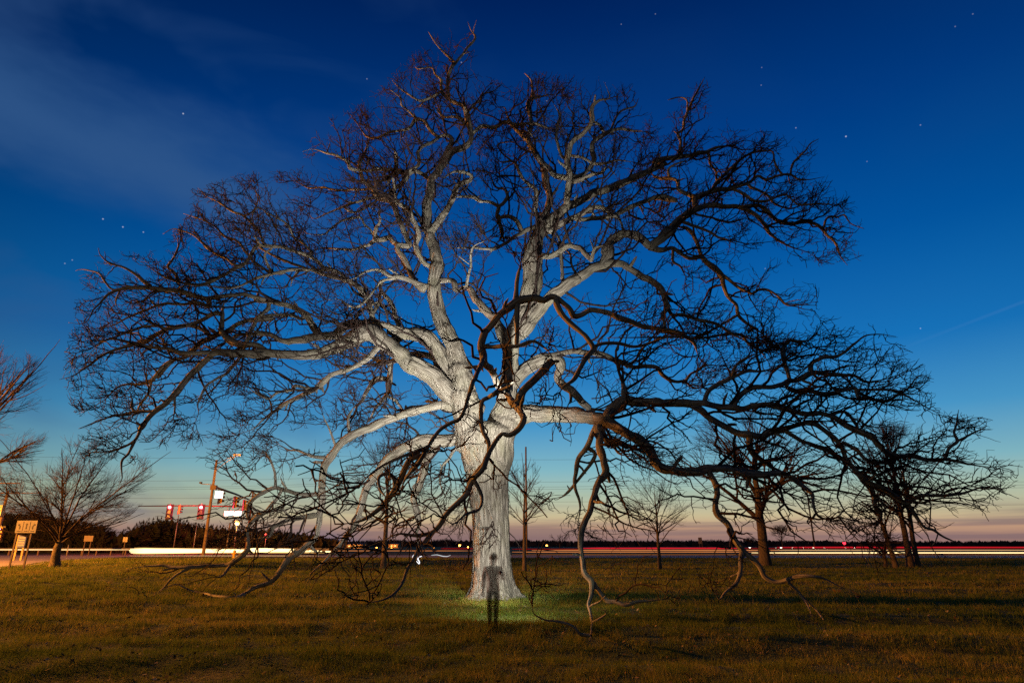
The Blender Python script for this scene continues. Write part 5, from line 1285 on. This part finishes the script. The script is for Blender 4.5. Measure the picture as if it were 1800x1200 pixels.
def grass(n):
    # more blades per square metre near the camera, thinning and coarsening with distance
    y = 8.8*(70/8.8)**(rng.random(n)**.88); x = rng.uniform(-1, 1, n)*(y*.90+1.5)
    clump = vnoise(x, y*.8, .42, 3)*.6+vnoise(x, y, .16, 4)*.4
    ok = rng.random(n) < np.clip((clump-.22)*2.6, .12, 1); x, y, clump = x[ok], y[ok], clump[ok]
    ok = np.hypot(x+.75, (y-YT)) > .95; x, y, clump = x[ok], y[ok], clump[ok]
    ok = ~in_poly(np.stack([x, y], 1), poly); x, y, clump = x[ok], y[ok], clump[ok]
    n = len(x); sc = np.clip(y/14, .8, 4.5)
    patch = vnoise(x*.35, y, 1.1, 5)*.6+vnoise(x*.3, y, 3.7, 6)*.4
    tuft = np.where(vnoise(x, y, .30, 11) > .80, 1.9, 1.0)
    h = (.035+.075*rng.random(n)**2)*tuft*(.40+1.2*patch)*(.6+.8*clump)*np.clip(sc, 1, 1.5)
    wd = .0045*sc*rng.uniform(.7, 1.4, n)
    th = rng.uniform(0, 2*np.pi, n); lean = rng.normal(0, .45, (n, 2))*h[:, None]
    z = zg(x, y)-.008
    B = np.stack([x, y, z], -1); s_ = np.stack([np.cos(th)*wd, np.sin(th)*wd, np.zeros(n)], -1)
    tip = B+np.stack([lean[:, 0], lean[:, 1], h], -1)
    V = np.stack([B-s_, B+s_, tip], 1).reshape(-1, 3)
    tone = np.clip(.42*vnoise(x*.4, y, 2.3, 8)+.42*vnoise(x, y, .5, 9)+rng.normal(0, .18, n)+.05, 0, 1)
    F = np.arange(3*n).reshape(-1, 3)
    o = link_mesh('grass', mesh_np('grass', V, F, {'tone': ('FLOAT', np.repeat(tone, 3))}), m_gr); tag(o, kind='stuff')
    print('blades', n)
grass(1150000)
# fallen oak leaves and bits of twig lying in the grass
m_lf, nt = mat('dry_leaves')
a_ = nt.nodes.new('ShaderNodeAttribute'); a_.attribute_name = 'tone'
finish(nt, principled(nt, ramp(nt, a_.outputs['Fac'], [(0, (.06, .035, .018)), (.6, (.20, .115, .05)), (1, (.42, .33, .22))]), .8).outputs[0])
n = 5200; y = 9.2*(46/9.2)**(rng.random(n)**.9); x = rng.uniform(-1, 1, n)*(y*.9+1)
th = rng.uniform(0, 6.28, n); sz = rng.uniform(.025, .06, n)*np.clip(y/16, .8, 1.6)
c_ = np.stack([x, y, zg(x, y)+rng.uniform(.01, .06, n)], -1); u_ = np.stack([np.cos(th), np.sin(th), rng.normal(0, .4, n)], -1)*sz[:, None]; w_ = np.stack([-np.sin(th), np.cos(th), rng.normal(0, .5, n)], -1)*sz[:, None]*.55
V = np.stack([c_-u_, c_-w_+u_*.1, c_+u_, c_+w_+u_*.1], 1).reshape(-1, 3)
tag(link_mesh('fallen_leaves', mesh_np('fallen_leaves', V, np.arange(4*n).reshape(-1, 4), {'tone': ('FLOAT', np.repeat(rng.random(n)**1.5, 4))}), m_lf), kind='stuff')
print('total', round(time.time()-T0, 1))
